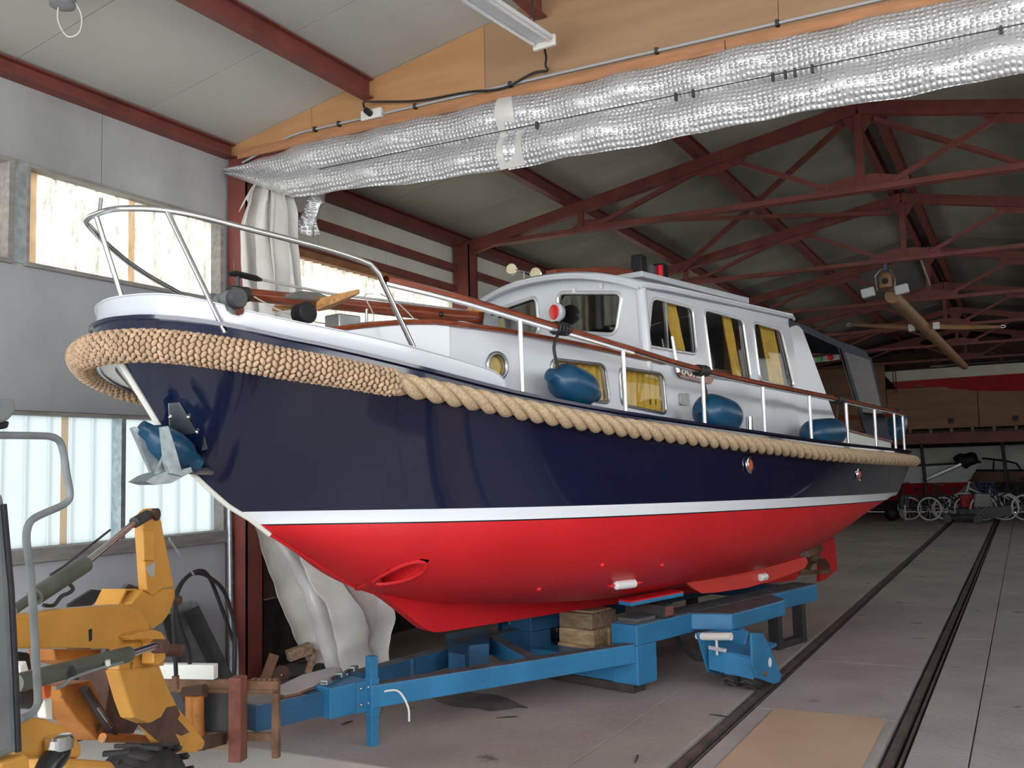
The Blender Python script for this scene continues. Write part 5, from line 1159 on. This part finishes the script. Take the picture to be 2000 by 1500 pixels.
lt([(135, 1140), (143, 1150), (135, 1158), (120, 1165), (105, 1182), (85, 1182)], .12, .008, 'pressure_pipe', 'dark_steel', cyl, 6, 4)
cy2 = lt([(30, 1335), (250, 1278)], .30, .033, 'lift_cylinder', 'olive_steel', None, 16)
lt([(248, 1279), (300, 1262)], .30, .017, 'rod', 'chrome', cy2, 12); MB().cyl(onL(300, 1262, .27), onL(300, 1262, .27)+LR*.06, .03, 14).build('rod_eye', 'loader_rust', cy2, True)
lt([(108, 1345), (125, 1338), (140, 1325), (190, 1307), (240, 1294)], .345, .006, 'pressure_pipe', 'windlass_grey', cy2, 6, 4)
lt([(136, 1306), (142, 1318)], .335, .016, 'clamp', 'dark_steel', cy2, 8); lt([(210, 1290), (211, 1300)], .35, .010, 'clamp', 'plastic_white', cy2, 8)
lp2([(115, 1340), (150, 1335), (178, 1328), (214, 1402), (206, 1442), (190, 1446), (150, 1405), (125, 1370)], -.20, -.08, 'inner_arm', 'loader_orange', bev=.008)
lt([(165, 1345), (222, 1435)], -.05, .02, 'inner_rod', 'dark_steel'); lt([(190, 1380), (218, 1420)], -.03, .008, 'inner_rod_shine', 'chrome')
lp2([(105, 1268), (200, 1268), (190, 1295), (150, 1300), (110, 1290)], -.10, .02, 'inner_boom', 'loader_orange'); lp2([(35, 1272), (60, 1275), (64, 1310), (35, 1300)], -.05, .02, 'hose_bundle', 'black_rubber', bev=.01)
lp2([(220, 1300), (262, 1305), (280, 1400), (262, 1432), (232, 1440), (205, 1400)], -.35, -.18, 'inner_frame', 'loader_rust')
lp2([(38, 1340), (85, 1345), (86, 1375), (60, 1385), (40, 1380)], .0, .1, 'valve_block', 'dark_steel', bev=.01); lp2([(84, 1338), (102, 1337), (100, 1362), (88, 1366)], .1, .14, 'reflector', 'orange_refl')
lp2([(88, 1368), (102, 1364), (104, 1405), (90, 1402)], .0, .04, 'number_plate_edge', 'plastic_white'); lp2([(38, 1300), (52, 1290), (58, 1315), (40, 1322)], .0, .05, 'oil_reservoir', 'bike_white')
# hood, fender, exhaust, tyre
lp2([(30, 1408), (62, 1400), (95, 1404), (130, 1418), (153, 1440), (163, 1462), (160, 1482), (30, 1484)], .25, .48, 'hood', 'loader_yellow', bev=.03)
lp2([(0, 1490), (52, 1474), (58, 1478), (62, 1520), (0, 1520)], .45, .62, 'step_plate', 'loader_yellow', bev=.01); lp2([(128, 1480), (222, 1487), (232, 1500), (234, 1530), (128, 1530)], .30, .50, 'fender', 'loader_yellow', bev=.02)
lt([(80, 1530), (98, 1492), (112, 1474), (115, 1452)], .52, .040, 'exhaust_pipe', 'black_gloss', None, 16, 5)
ec = onL(115, 1449, .52); MB().lathe([(.02, -.025), (.045, -.022), (.047, .012), (.04, .020), (.01, .022)], ec, (0, 0, 1), 20).build('exhaust_cap', 'chrome', ldr, True)
tc_ = onL(268, 1462, .12); tcen = Vector((tc_.x, tc_.y, tc_.z-.31))
ty = MB().lathe([(.16, -.13), (.26, -.13), (.295, -.10), (.31, -.05), (.312, 0), (.31, .05), (.295, .10), (.26, .13), (.16, .13)], tcen, LR, 36).build('tyre', 'tyre', ldr, True, ang=40)
MB().lathe([(.05, -.08), (.16, -.10), (.17, 0), (.16, .10), (.05, .08)], tcen, LR, 24).build('rim', 'loader_orange', ty, True)
for k in range(22):
    t = 2*math.pi*k/22; d = LF*math.cos(t)+Vector((0, 0, math.sin(t))); e = LF*-math.sin(t)+Vector((0, 0, math.cos(t)))
    MB().bar(tcen+d*.312-LR*.12+e*.03, tcen+d*.312-LR*.005, .025, .018, d).bar(tcen+d*.312+LR*.005+e*.028, tcen+d*.312+LR*.12+e*.056, .025, .018, d).build('tread_lug', 'tyre', ty)
lt([(200, 1441), (255, 1442), (310, 1448)], -.05, .022, 'push_bar', 'loader_orange', None, 10)
# cab post, mirror and grab rail
lp2([(-20, 960), (6, 965), (14, 1010), (27, 1160), (36, 1330), (41, 1466), (-20, 1490)], .42, .60, 'cab_post', 'cab_grey', bev=.01)
lt([(7, 985), (22, 1150), (31, 1330), (36, 1468)], .605, .009, 'door_seal', 'black_rubber'); lp2([(-12, 978), (-2, 980), (8, 1160), (18, 1330), (22, 1462), (-12, 1470)], .60, .606, 'cab_glass_edge', 'cab_grey', bev=.002)
lp2([(-30, 778), (30, 778), (33, 805), (18, 822), (-30, 836)], .40, .58, 'mirror_arm', 'windlass_grey', bev=.012); lp2([(-30, 826), (20, 822), (17, 836), (-30, 846)], .40, .55, 'mirror_gasket', 'black_rubber')
lt([(-15, 850), (70, 851), (100, 853), (116, 862), (124, 885), (130, 925), (136, 958), (134, 976), (120, 988), (85, 1003), (62, 1016), (53, 1034), (52, 1060), (58, 1105), (64, 1180), (70, 1290), (74, 1362), (70, 1382), (58, 1396), (40, 1404)], .50, .0125, 'grab_rail', 'windlass_grey', None, 10, 5)
# hydraulic hoses and cable
for k, pts in enumerate(([(344, 1320), (341, 1250), (338, 1190), (350, 1145), (378, 1120), (410, 1128), (440, 1160), (458, 1230), (456, 1330)], [(371, 1330), (368, 1270), (348, 1215), (343, 1175), (355, 1140), (380, 1117), (405, 1122), (430, 1180), (455, 1250)])):
    lt(pts, -.25-.05*k, .012, 'hydraulic_hose', 'black_rubber', None, 8, 6)
lt([(330, 1050), (332, 1055), (378, 1122)], -.05, .006, 'control_cable', 'galvanised', None, 6)
MB().bar(onL(343, 1320, -.25), onL(343, 1345, -.25), .03, .03).build('hose_port', 'rust_brown', ldr)

# ---- fork carriage carried by the loader
FB = Vector((0, 0, .13))
fk = MB().hexa([LO+FB+LR*x+LF*y+Vector((0, 0, .38)) for x, y in ((-.62, .05), (.25, .05), (.25, .09), (-.62, .09))], [LO+FB+LR*x+LF*y+Vector((0, 0, .43)) for x, y in ((-.62, .05), (.25, .05), (.25, .09), (-.62, .09))]).build('fork_carriage', 'rust_brown', ldr, bev=.004, label='rusty pallet fork carriage with notched top bar')
def fc_(a, b, f0, f1, z0, z1, nm, mt='rust_brown', bev=.004, par=None):
    P_ = [LO+FB+LR*x+LF*y for x, y in ((a, f0), (b, f0), (b, f1), (a, f1))]
    return MB().hexa([p+Vector((0, 0, z0)) for p in P_], [p+Vector((0, 0, z1)) for p in P_]).build(nm, mt, par or fk, bev=bev)
fc_(-.005, .07, -.05, .04, 0, .465, 'fork_upright', 'rust_red'); fc_(-.55, .25, .05, .075, .355, .38, 'top_bar_lip')
for i in range(5): fc_(.085+i*.033, .11+i*.033, .05, .085, .43, .442, 'notch_tooth')
fc_(.21, .25, .05, .09, .0, .38, 'side_post'); fc_(-.55, -.50, .05, .09, 0, .38, 'side_post'); fc_(-.55, .245, .055, .085, .09, .135, 'lower_bar')
fc_(-.45, -.01, .06, .07, .135, .36, 'mesh_guard', 'dark_steel'); fc_(-.40, -.02, .12, .15, .02, .32, 'back_board', 'wood_block')
for x in (-.24, -.20): MB().cyl(LO+FB+LR*x+LF*-.02+Vector((0, 0, .10)), LO+FB+LR*x+LF*-.03+Vector((0, 0, .36)), .035, 12).build('roller', 'loader_orange', fk, True)
MB().cyl(LO+FB+LR*-.30+Vector((0, 0, .36)), LO+FB+LR*-.17+Vector((0, 0, .38)), .04, 14).build('roller', 'loader_rust', fk, True)
MB().bar(onL(385, 1455, .05), LO+FB+LR*-.1+LF*.06+Vector((0, 0, .1)), .06, .06).build('hitch_bar', 'loader_rust', fk)
a_, b_ = LO+FB+LR*-.56+LF*.07+Vector((0, 0, .475)), LO+FB+LR*-.14+LF*.07+Vector((0, 0, .475))
tag(MB().bar(a_, b_, .06, .085).build('timber_offcut', 'cream_paint', bev=.006), 'pale painted timber offcut lying on the rusty fork carriage', 'timber')

# ================================================================== CLUTTER along the left wall
def onX(px, py, x): return at(px, py, 0, x)
for (xt, yt), (xb, yb), lb in (((447, 965), (452, 1306), 'thin galvanised pipe leaning at the column, left one'), ((470, 985), (464, 1312), 'thin galvanised pipe leaning at the column, right one')):
    a = onX(xt, yt, -6.03); b = onX(xb, yb, -5.98); b.z = .001; a.z = 1.9
    tag(MB().cyl(b, a, .022, 12).build('steel_pipe', 'galvanised', None, True), lb, 'steel pipe')
a, b = onX(372, 1190, -5.92), onX(452, 1338, -5.62); b.z = .03
tag(MB().bar(a, b, .16, .012, (1, 0, 0)).bar(a+Vector((.05, 0, 0)), b+Vector((.05, 0, 0)), .012, .10, (1, 0, 0)).build('steel_girder', 'dark_steel'), 'dark steel girder leaning on the wall behind the loader hoses', 'steel girder')
a, b = onX(330, 1200, -5.92), onX(375, 1325, -5.7); b.z = .03
tag(MB().bar(a, b, .14, .012, (1, 0, 0)).bar(a+Vector((.05, 0, 0)), b+Vector((.05, 0, 0)), .012, .10, (1, 0, 0)).build('steel_girder', 'dark_steel'), 'shorter dark steel girder leaning nearest the loader arm', 'steel girder')
pl_ = [onX(x, y, -5.98) for x, y in ((342, 1180), (378, 1172), (388, 1182), (440, 1330), (378, 1330), (345, 1230))]
tag(MB().prism(pl_, (.02, 0, 0)).build('metal_sheet', 'galvanised'), 'grey metal sheet leaning on the wall behind the girders', 'metal sheet')
pl_ = [onX(x, y, -5.7) for x, y in ((130, 1180), (176, 1151), (208, 1154), (172, 1182))]; pl_ += [Vector((p.x, p.y, 0)) for p in (pl_[3], pl_[0])]
tag(MB().prism(pl_, (.03, 0, 0)).build('machine_cover', 'dark_steel'), 'dark sheet metal cover standing behind the yellow lift arm', 'metal cover')
pl_ = [onX(x, y, -5.8) for x, y in ((200, 1182), (244, 1140), (280, 1152))]; pl_ += [Vector((p.x, p.y, 0)) for p in (pl_[2], pl_[0])]
tag(MB().prism(pl_, (.04, 0, 0)).build('machine_cover', 'steel_dull'), 'grey metal cover standing behind the open yellow box tube', 'metal cover')
g0 = at(548, 1335, 2, 0); G = root('hand_truck', g0, 'old dark hand truck with iron wheel and wooden handles by the curtain', 'hand truck')
hu = Vector((.55, .83, 0)).normalized(); hv = Vector((.83, -.55, 0)); UZ = Vector((0, 0, 1))
wl_ = g0+UZ*.075
MB().lathe([(.03, -.03), (.075, -.025), (.075, .025), (.03, .03)], wl_, hv, 20).build('wheel', 'loader_rust', G, True, ang=40); MB().ball(wl_+hv*.04, .012).build('axle_cap', 'steel_dull', G, True)
MB().bar(wl_-hu*.14-UZ*.05, wl_-hu*.05+UZ*.17, .08, .04, hv).build('frame_board', 'brown_panel', G, bev=.004); MB().bar(wl_+hu*.06+UZ*.14, wl_+hu*.26+UZ*.19, .10, .09).build('handle_block', 'wood_block', G, bev=.006)
MB().bar(wl_+hu*.23-UZ*.02, wl_+hu*.30+UZ*.17, .05, .04, hv).build('frame_board', 'wood_block', G, bev=.004); MB().bar(wl_-hu*.1-UZ*.055, wl_+hu*.35-UZ*.055, .12, .03).build('base_board', 'dark_timber', G, bev=.004)
MB().lathe([(.02, -.02), (.06, -.02), (.06, .02), (.02, .02)], wl_+hu*.34-UZ*.01, hv, 16).build('wheel', 'black_rubber', G, True, ang=40)
bo = [tz_(x, y, .40) for x, y in ((538, 1352), (548, 1342), (590, 1322), (650, 1306), (668, 1310), (660, 1322), (620, 1340), (585, 1354), (556, 1361), (542, 1359))]
bd = root('wooden_board', TW(bo[4][0], bo[4][1], .388), 'round-ended brown wooden board with pale edge lying on the tow tube', 'wooden board')
MB().hexa([TW(v, u, .39) for v, u, z in bo], [TW(v, u, .408) for v, u, z in bo]).build('plank', 'brown_panel', bd, bev=.003)
MB().hexa([TW(v, u, .409) for v, u, z in bo], [TW(v, u, .413) for v, u, z in bo]).build('grip_face', 'wall_stain', bd)
g1, g2 = TW(*tz_(632, 1334, .43)), TW(*tz_(688, 1306, .43)); bc = root('ratchet_strap', g1-UZ*.02, 'green ratchet strap with buckles lying over the trailer coupling', 'strap')
MB().bar(g1, g2, .035, .008).build('webbing', 'dark_steel', bc)
for t in (.0, .5, .95): MB().bar(lerp(g1, g2, t), lerp(g1, g2, t+.16), .05, .03).build('buckle', 'galvanised', bc, bev=.004)
# small debris on the floor
for (x, y, L_, an_) in ((470, 0, 0, 0),): pass
for x, y, dx, dy, lb in ((970, 1402, 40, -3, 'dark twig on the floor below the drawbar'), (1385, 1395, 42, 6, 'dark twig on the floor beside the rail'), (1240, 1490, 6, -16, 'short dark twig at the bottom edge of the photo'), (666, 1415, 22, -7, 'small dark twig left of the blue jack leg'), (1008, 1379, 22, 3, 'dark splinter beside the floor stain')):
    a, b = at(x, y, 2, .006), at(x+dx, y+dy, 2, .006); tag(MB().tube([a, lerp(a, b, .5)+Vector((.004, .004, .002)), b], [.003, .006, .004], 5).build('twig', 'dark_timber'), lb, 'twig')
st_ = at(925, 1368, 2, 0); 
tag(MB().tube(spline([at(728, 1362, 2, .004), at(745, 1372, 2, .004), at(738, 1400, 2, .004)]), .004, 5).build('wire_scrap', 'plastic_white', None, True), 'bent white wire scrap on the floor beside the jack leg', 'wire')
# ================================================================== REAR OF THE HALL
Y0 = 30.6
def aY(px, py, y): return at(px, py, 1, y)
mz = root('storage_loft', (-1, Y0, 2.1), 'dark brown storage loft with plywood front across the back of the hall', 'storage loft')
MB().bx(XL+.05, XR-.05, Y0-.10, Y0+.10, 2.11, 2.42).build('edge_beam', 'steel_red', mz)
MB().bx(XL+.05, XR-.05, Y0, YB-.05, 2.42, 2.50).build('loft_floor', 'dark_timber', mz)
for i in range(17):
    x = -5.7+i*.55; MB().bx(x-.04, x+.04, Y0-.06, Y0+.3, 2.43, 2.55).build('joist', 'wood_block', mz)
for a, b, zt in ((-5.9, -3.55, 4.55), (-3.55, -1.12, 3.75), (-1.12, 1.3, 3.75), (1.3, 3.4, 3.75)):
    MB().bx(a+.01, b-.01, Y0-.02, Y0+.0, 2.55, zt).build('plywood_panel', 'plywood_dark', mz)
for x in (-1.85, -.2): MB().bx(x-.08, x+.08, Y0-.03, Y0-.021, 2.68, 2.83).build('hand_hole', 'groove', mz)
# posts
for (x0, y0), (x1, y1), lb in (((1799, 866), (1812, 990), 'dark leaning post under the loft behind the dark bicycle'), ((1957, 864), (1969, 958), 'dark leaning post under the loft at the right edge')):
    a, b = aY(x0, y0, Y0-.1), aY(x1, y1, Y0-.35); b = lerp(a, b, (a.z)/(a.z-b.z)); tag(MB().cyl(b, a, .05, 10).build('loft_post', 'dark_steel', None, True), lb, 'post')
def far_hull(x_stem, x_end, zt, zw, zb, y, half, mt, mb, name, label, sgn=1, flare=.5, rise=.12, zoff=0.0):
    r = root(name, ((x_stem+x_end)/2, y, zb), label, 'boat'); n = 12; top, wl_, bt = [], [], []
    for i in range(n+1):
        t = i/n; hb = half*math.sin(min(1, t*1.6+.02)*math.pi/2)*(1-.15*max(0, t-.7)); xs = lambda rk: lerp(x_stem, x_end, t)+rk*(1-t)**4
        top.append((xs(0), hb, zt+rise*(1-t)**2)); wl_.append((xs((x_end-x_stem)/abs(x_end-x_stem)*flare*.6), hb*.86, zw)); bt.append((xs((x_end-x_stem)/abs(x_end-x_stem)*flare*1.4), hb*.3, zb))
    def S(P_, s): return [Vector((x, y+s*h, z)) for x, h, z in P_]
    for s in (-1, 1):
        MB().grid([S(top, s), S(wl_, s)]).build('topsides', mt, r, True); MB().grid([S(wl_, s), S(bt, s)]).build('bottom', mb, r, True)
    MB().grid([S(top, -1), S(top, 1)]).build('deck', 'deck_grey', r); MB().grid([S(bt, -1), S(bt, 1)]).build('keel_plank', mb, r)
    for P2, nm, m2 in ((top, 'stern', mt),):
        a = [S(top, -1)[-1], S(wl_, -1)[-1], S(bt, -1)[-1], S(bt, 1)[-1], S(wl_, 1)[-1], S(top, 1)[-1]]; MB().add(a, [(0, 1, 2, 3, 4, 5)]).build(nm, m2, r)
    MB().tube([p+Vector((0, 0, .01)) for p in S(top, -1)], .035, 6).build('rub_rail', 'dark_steel', r, True)
    return r
bt_ = far_hull(aY(1716, 725, Y0-.3).x, 3.3, 4.28, 3.98, 3.50, Y0+.15, .55, 'hull_cream', 'hull_red', 'sailing_dinghy', 'cream and red boat hull stored on the loft under the roof', flare=.45, rise=.03)
for px in (1743, 1748): a = aY(px, 722, Y0-.5); MB().cyl((a.x, Y0-.42, 3.6), (a.x, Y0-.40, 4.32), .012, 6).build('lashing', 'dark_steel', bt_)
for x in (-2.6, .2, 2.4): tag(MB().bx(x-.08, x+.08, Y0-.3, Y0+.5, 3.755, 3.80).build('chock', 'wood_block'), 'wooden chock under the stored dinghy at %s' % ({-2.6: 'its bow', .2: 'its middle', 2.4: 'its stern'}[x]), 'chock')
fb = far_hull(aY(1914, 905, 31.2).x, -6.0, 1.44, .97, .45, 31.75, .75, 'hull_pale', 'hull_red', 'sailing_boat', 'pale blue hulled boat with red bottom behind the bicycles', flare=.6, rise=.10)
a, b = aY(1805, 938, 31.05), aY(1878, 906, 31.05); tag(MB().bar(a, b, .05, .10).build('rudder_blade', 'steel_dull', bev=.02), 'grey spar held against the side of the pale blue boat', 'spar')
far_hull(.9, -5.8, 2.02, 1.45, .6, 33.0, .45, 'hull_cream', 'hull_pale', 'cabin_boat', 'long pale boat standing under the loft against the back wall', flare=.3, rise=.05)
wbt = far_hull(-1.6, 3.3, 1.25, .95, .45, 32.1, .35, 'brown_panel', 'dark_timber', 'wooden_boat', 'brown wooden boat with black rail behind the white bicycle', flare=.3, rise=.05)
a = [aY(x, y, 31.6) for x, y in ((1918, 895), (1965, 900), (1985, 905), (1996, 920))]; rr_ = MB().tube(a, .03, 6).build('boat_rail', 'black_gloss', wbt, True); MB().cyl(aY(1941, 898, 31.6), aY(1940, 922, 31.6), .025, 6).build('rail_post', 'black_gloss', rr_)
m = MB(); c = aY(1889, 898, 31.6); m.ball(c, .34, .3, .22, 14, 8)
m.v = [p+Vector((.05*math.sin(p.z*17+p.x*9), 0, .05*math.sin(p.x*13))) for p in m.v]; tag(m.build('tarpaulin_bundle', 'black_rubber', None, True), 'black tarpaulin bundle on the bow of the pale blue boat', 'tarpaulin')
# bicycles
def bicycle(loc, rz, sc, label, tyre='bike_white', frame='bike_dark', bag=None, lean=0.0):
    b = root('bicycle', loc, label, 'bicycle', rz=rz, group='bicycles parked at the back of the hall'); M_ = WM[b.name]
    def T(x, z, y=0.0): return M_ @ Vector((x*sc, y*sc+lean*z*sc, z*sc))
    for x in (-.52, .52):
        c = [T(x+.33*math.cos(t), .34+.33*math.sin(t)) for t in [2*math.pi*i/28 for i in range(28)]]
        wl2 = MB().tube(c, .024*sc, 6, True).build('wheel', tyre, b, True)
        for k in range(6): t = math.pi*k/6; MB().bar(T(x+.31*math.cos(t), .34+.31*math.sin(t)), T(x-.31*math.cos(t), .34-.31*math.sin(t)), .006, .006).build('spoke', 'steel_dull', wl2)
        MB().tube([T(x+.38*math.cos(t), .34+.38*math.sin(t)) for t in [R_(20+14*i) for i in range(11)]], .02*sc, 5).build('mudguard', frame if tyre == 'bike_white' else tyre, b, True)
    for p, q in (((-.52, .34), (-.08, .32)), ((-.08, .32), (-.2, .88)), ((-.52, .34), (-.17, .75)), ((-.08, .32), (.36, .74)), ((-.15, .62), (.35, .86)), ((.33, .98), (.52, .34)), ((.33, .98), (.31, 1.05))):
        MB().cyl(T(*p), T(*q), .022*sc, 6).build('frame_tube', frame, b, True)
    MB().hexa([T(-.34, .90, -.08), T(-.34, .90, .08), T(-.06, .90, .03), T(-.06, .90, -.03)], [T(-.33, .96, -.08), T(-.33, .96, .08), T(-.08, .95, .03), T(-.08, .95, -.03)]).build('saddle', 'black_rubber', b, bev=.01)
    MB().tube([T(.16, 1.04, -.28), T(.30, 1.07, -.2), T(.33, 1.06, 0), T(.30, 1.07, .2), T(.16, 1.04, .28)], .016*sc, 6).build('handlebar', 'steel_dull', b, True)
    MB().tube([T(-.08+.09*math.cos(t), .32+.09*math.sin(t), -.05) for t in [2*math.pi*i/14 for i in range(14)]], .012*sc, 5, True).build('chainring', 'steel_dull', b, True)
    MB().bar(T(-.75, .74), T(-.28, .74), .12, .02).build('luggage_rack', 'bike_dark', b)
    if bag: MB().hexa([T(-.78, .36, -.14), T(-.36, .36, -.14), T(-.36, .36, .14), T(-.78, .36, .14)], [T(-.74, .74, -.12), T(-.34, .74, -.12), T(-.34, .74, .12), T(-.74, .74, .12)]).build('pannier', bag, b, bev=.03)
    return b
def gp(px, y): p = aY(px, 1005, y); return Vector((p.x, y, 0))
bicycle(gp(1764, 29.4), R_(100), .95, 'dark bicycle standing nearest the stern of the yacht', 'bike_white', 'bike_dark', 'bike_dark')
bicycle(gp(1812, 29.6), R_(20), .92, 'bicycle beside the leaning post with white tyres', 'bike_white', 'bike_dark')
bicycle(gp(1852, 29.3), R_(200), .92, 'bicycle with a red patterned pannier', 'bike_white', 'bike_dark', 'bag_red')
bicycle(gp(1880, 29.8), R_(8), .9, 'bicycle partly hidden behind the lawn mower', 'bike_white', 'dark_steel')
bicycle(gp(1922, 29.5), R_(175), 1.0, 'white framed bicycle with front basket', 'bike_white', 'bike_white')
bicycle(gp(1962, 29.4), R_(15), .98, 'bicycle with white tyres and grey pannier at the right', 'bike_white', 'bike_dark', 'wall_stain')
bicycle(gp(1994, 29.7), R_(170), .95, 'rightmost bicycle, cut by the edge of the photo', 'bike_white', 'bike_dark')
bicycle(gp(1985, 31.0), R_(10), 1.0, 'black bicycle behind the right leaning post', 'bike_dark', 'bike_dark')
bs = aY(1927, 952, 29.3); bk2 = root('bicycle_basket', bs-Vector((0, 0, .18)), 'dark wire basket on the white framed bicycle', 'basket')
for k in range(4): MB().tube([bs+Vector((.2*math.cos(t), .15*math.sin(t), -.16+.1*k)) for t in [2*math.pi*i/12 for i in range(12)]], .012, 5, True).build('basket_hoop', 'sling_blue', bk2)
for k in range(8): t = 2*math.pi*k/8; MB().cyl(bs+Vector((.2*math.cos(t), .15*math.sin(t), -.17)), bs+Vector((.2*math.cos(t), .15*math.sin(t), .15)), .008, 5).build('basket_rod', 'sling_blue', bk2)
# lawn mower
mo = gp(1880, 28.3); lm = root('lawn_mower', mo, 'black lawn mower on the floor before the bicycles', 'lawn mower')
MB().hexa([mo+Vector(p) for p in ((-.38, -.22, .08), (.36, -.22, .08), (.36, .22, .08), (-.38, .22, .08))], [mo+Vector(p) for p in ((-.30, -.18, .22), (.30, -.18, .22), (.30, .18, .22), (-.30, .18, .22))]).build('deck', 'bike_dark', lm, bev=.03)
MB().lathe([(.15, 0), (.16, .08), (.10, .14)], mo+Vector((0, 0, .22)), (0, 0, 1), 14).build('engine', 'dark_grey', lm, True)
for x in (-.36, .36):
    for y in (-.24, .24): MB().lathe([(.03, -.025), (.10, -.02), (.10, .02), (.03, .025)], mo+Vector((x, y, .10)), (0, 1, 0), 16).build('wheel', 'dark_grey', lm, True, ang=40)
MB().tube([mo+Vector((.36, -.18, .2)), mo+Vector((.85, -.18, .62)), mo+Vector((.85, .18, .62)), mo+Vector((.36, .18, .2))], .014, 6).build('handle', 'steel_dull', lm, True)
t0 = gp(1930, 28.8); tag(MB().prism([t0+Vector(p) for p in ((-.6, 0, .02), (.55, 0, .14), (.55, 0, .42), (-.6, 0, .30))], (0, .06, 0)).build('ramp_board', 'dark_grey', bev=.01), 'grey board standing between the mower and the right bicycle', 'board')
tag(MB().ball(gp(1742, 28.9)+Vector((0, 0, .19)), .2, .2, .19, 14, 8).build('buoy', 'black_rubber', None, True), 'dark round buoy on the floor below the stern', 'buoy')
# mast with crosstrees hanging from the trusses
n0, c0 = aY(1742, 578, 14.35), aY(1806, 640, 17.6); dv = (c0-n0)/(c0.y-n0.y); f0 = n0+dv*(24.0-n0.y)
hm = root('hanging_mast', c0-Vector((0, 0, .15)), 'brown wooden mast with crosstrees hanging below the rear trusses', 'mast')
MB().tube([n0, c0, f0], [.10, .095, .075], 14).build('pole', 'spar_wood', hm, True)
MB().cyl(n0+Vector((-.11, 0, -.02)), f0+Vector((-.08, 0, -.04)), .008, 5).build('stay_wire', 'black_gloss', hm)
for e, s in ((aY(1662, 634, 17.4), -1), (aY(1955, 638, 17.4), 1)):
    MB().tube([c0+Vector((s*.1, -.1, 0)), lerp(c0, e, .5), e], [.045, .045, .025], 8).build('crosstree', 'spar_wood', hm, True); MB().bar(c0+Vector((s*.14, -.12, 0)), c0+Vector((s*.24, -.12, 0)), .1, .11).build('crosstree_socket', 'bike_white', hm)
    MB().tube([e+Vector((s*(.02+.05*math.cos(t)), 0, .02*math.sin(t))) for t in [2*math.pi*i/8 for i in range(8)]], .008, 5, True).build('end_ring', 'steel_dull', hm)
q = aY(1730, 548, 14.3); bx_ = MB().tube([q+Vector((-.12, 0, -.13)), q+Vector((-.14, 0, .08)), q+Vector((-.06, 0, .17)), q+Vector((.07, 0, .16)), q+Vector((.12, 0, -.02)), q+Vector((.10, 0, -.16))], .016, 6, True).build('mast_head_frame', 'steel_dull', hm, True)
MB().lathe([(.07, -.10), (.085, -.08), (.085, .06), (.06, .10)], q, (0, 0, 1), 12).build('mast_head_lamp', 'spar_wood', bx_, True); MB().cyl(q+Vector((0, -.08, -.02)), q+Vector((0, -.10, -.02)), .045).build('lamp_lens', 'black_gloss', bx_)
for d_ in (-.24, .20): MB().bar(q+Vector((d_-.09, 0, -.16)), q+Vector((d_+.09, 0, -.13)), .10, .13).build('sheave_block', 'lamp_body', bx_, bev=.02)
tag(MB().tube([aY(1728, 505, 14.15), aY(1729, 524, 14.2), q+Vector((0, 0, .16))], .022, 6).build('lifting_sling', 'sling_blue', None, True), 'blue and white sling holding the hanging mast under a truss', 'sling')
a, b = aY(1796, 500, 14.2), aY(1816, 557, 16.5); tag(MB().cyl(a, b, .014, 6).build('hanging_rod', 'alu_white', None, True), 'thin pale rod hanging above the crosstrees', 'rod')
# odds and ends stored on the loft
a, b = aY(1585, 704, 25.8), aY(1640, 697, 25.8); lb_ = root('lamp_board', a, 'grey board with green and red lamps behind the cockpit tent', 'lamp board'); MB().bar(a, b, .05, .14).build('board', 'steel_dull', lb_)
MB().ball(aY(1600, 701, 25.7), .085).build('green_lamp', 'tape_green', lb_, True); MB().ball(aY(1622, 698, 25.7), .075).build('red_lamp', 'red_lens', lb_, True)
tag(MB().tube([aY(x, y, 31.5) for x, y in ((1890, 712), (1893, 692), (1935, 688), (1955, 698), (1960, 712))], .03, 6).build('bent_pipe', 'spar_wood', None, True), 'bent brown pipe lying on the loft above the stored dinghy', 'pipe')
tag(MB().cyl((-2.3, Y0-.2, 4.335), (.0, Y0-.2, 4.335), .025, 6).build('alloy_pole', 'alu_white', None, True), 'thin pale pole lying along the stored dinghy', 'pole')
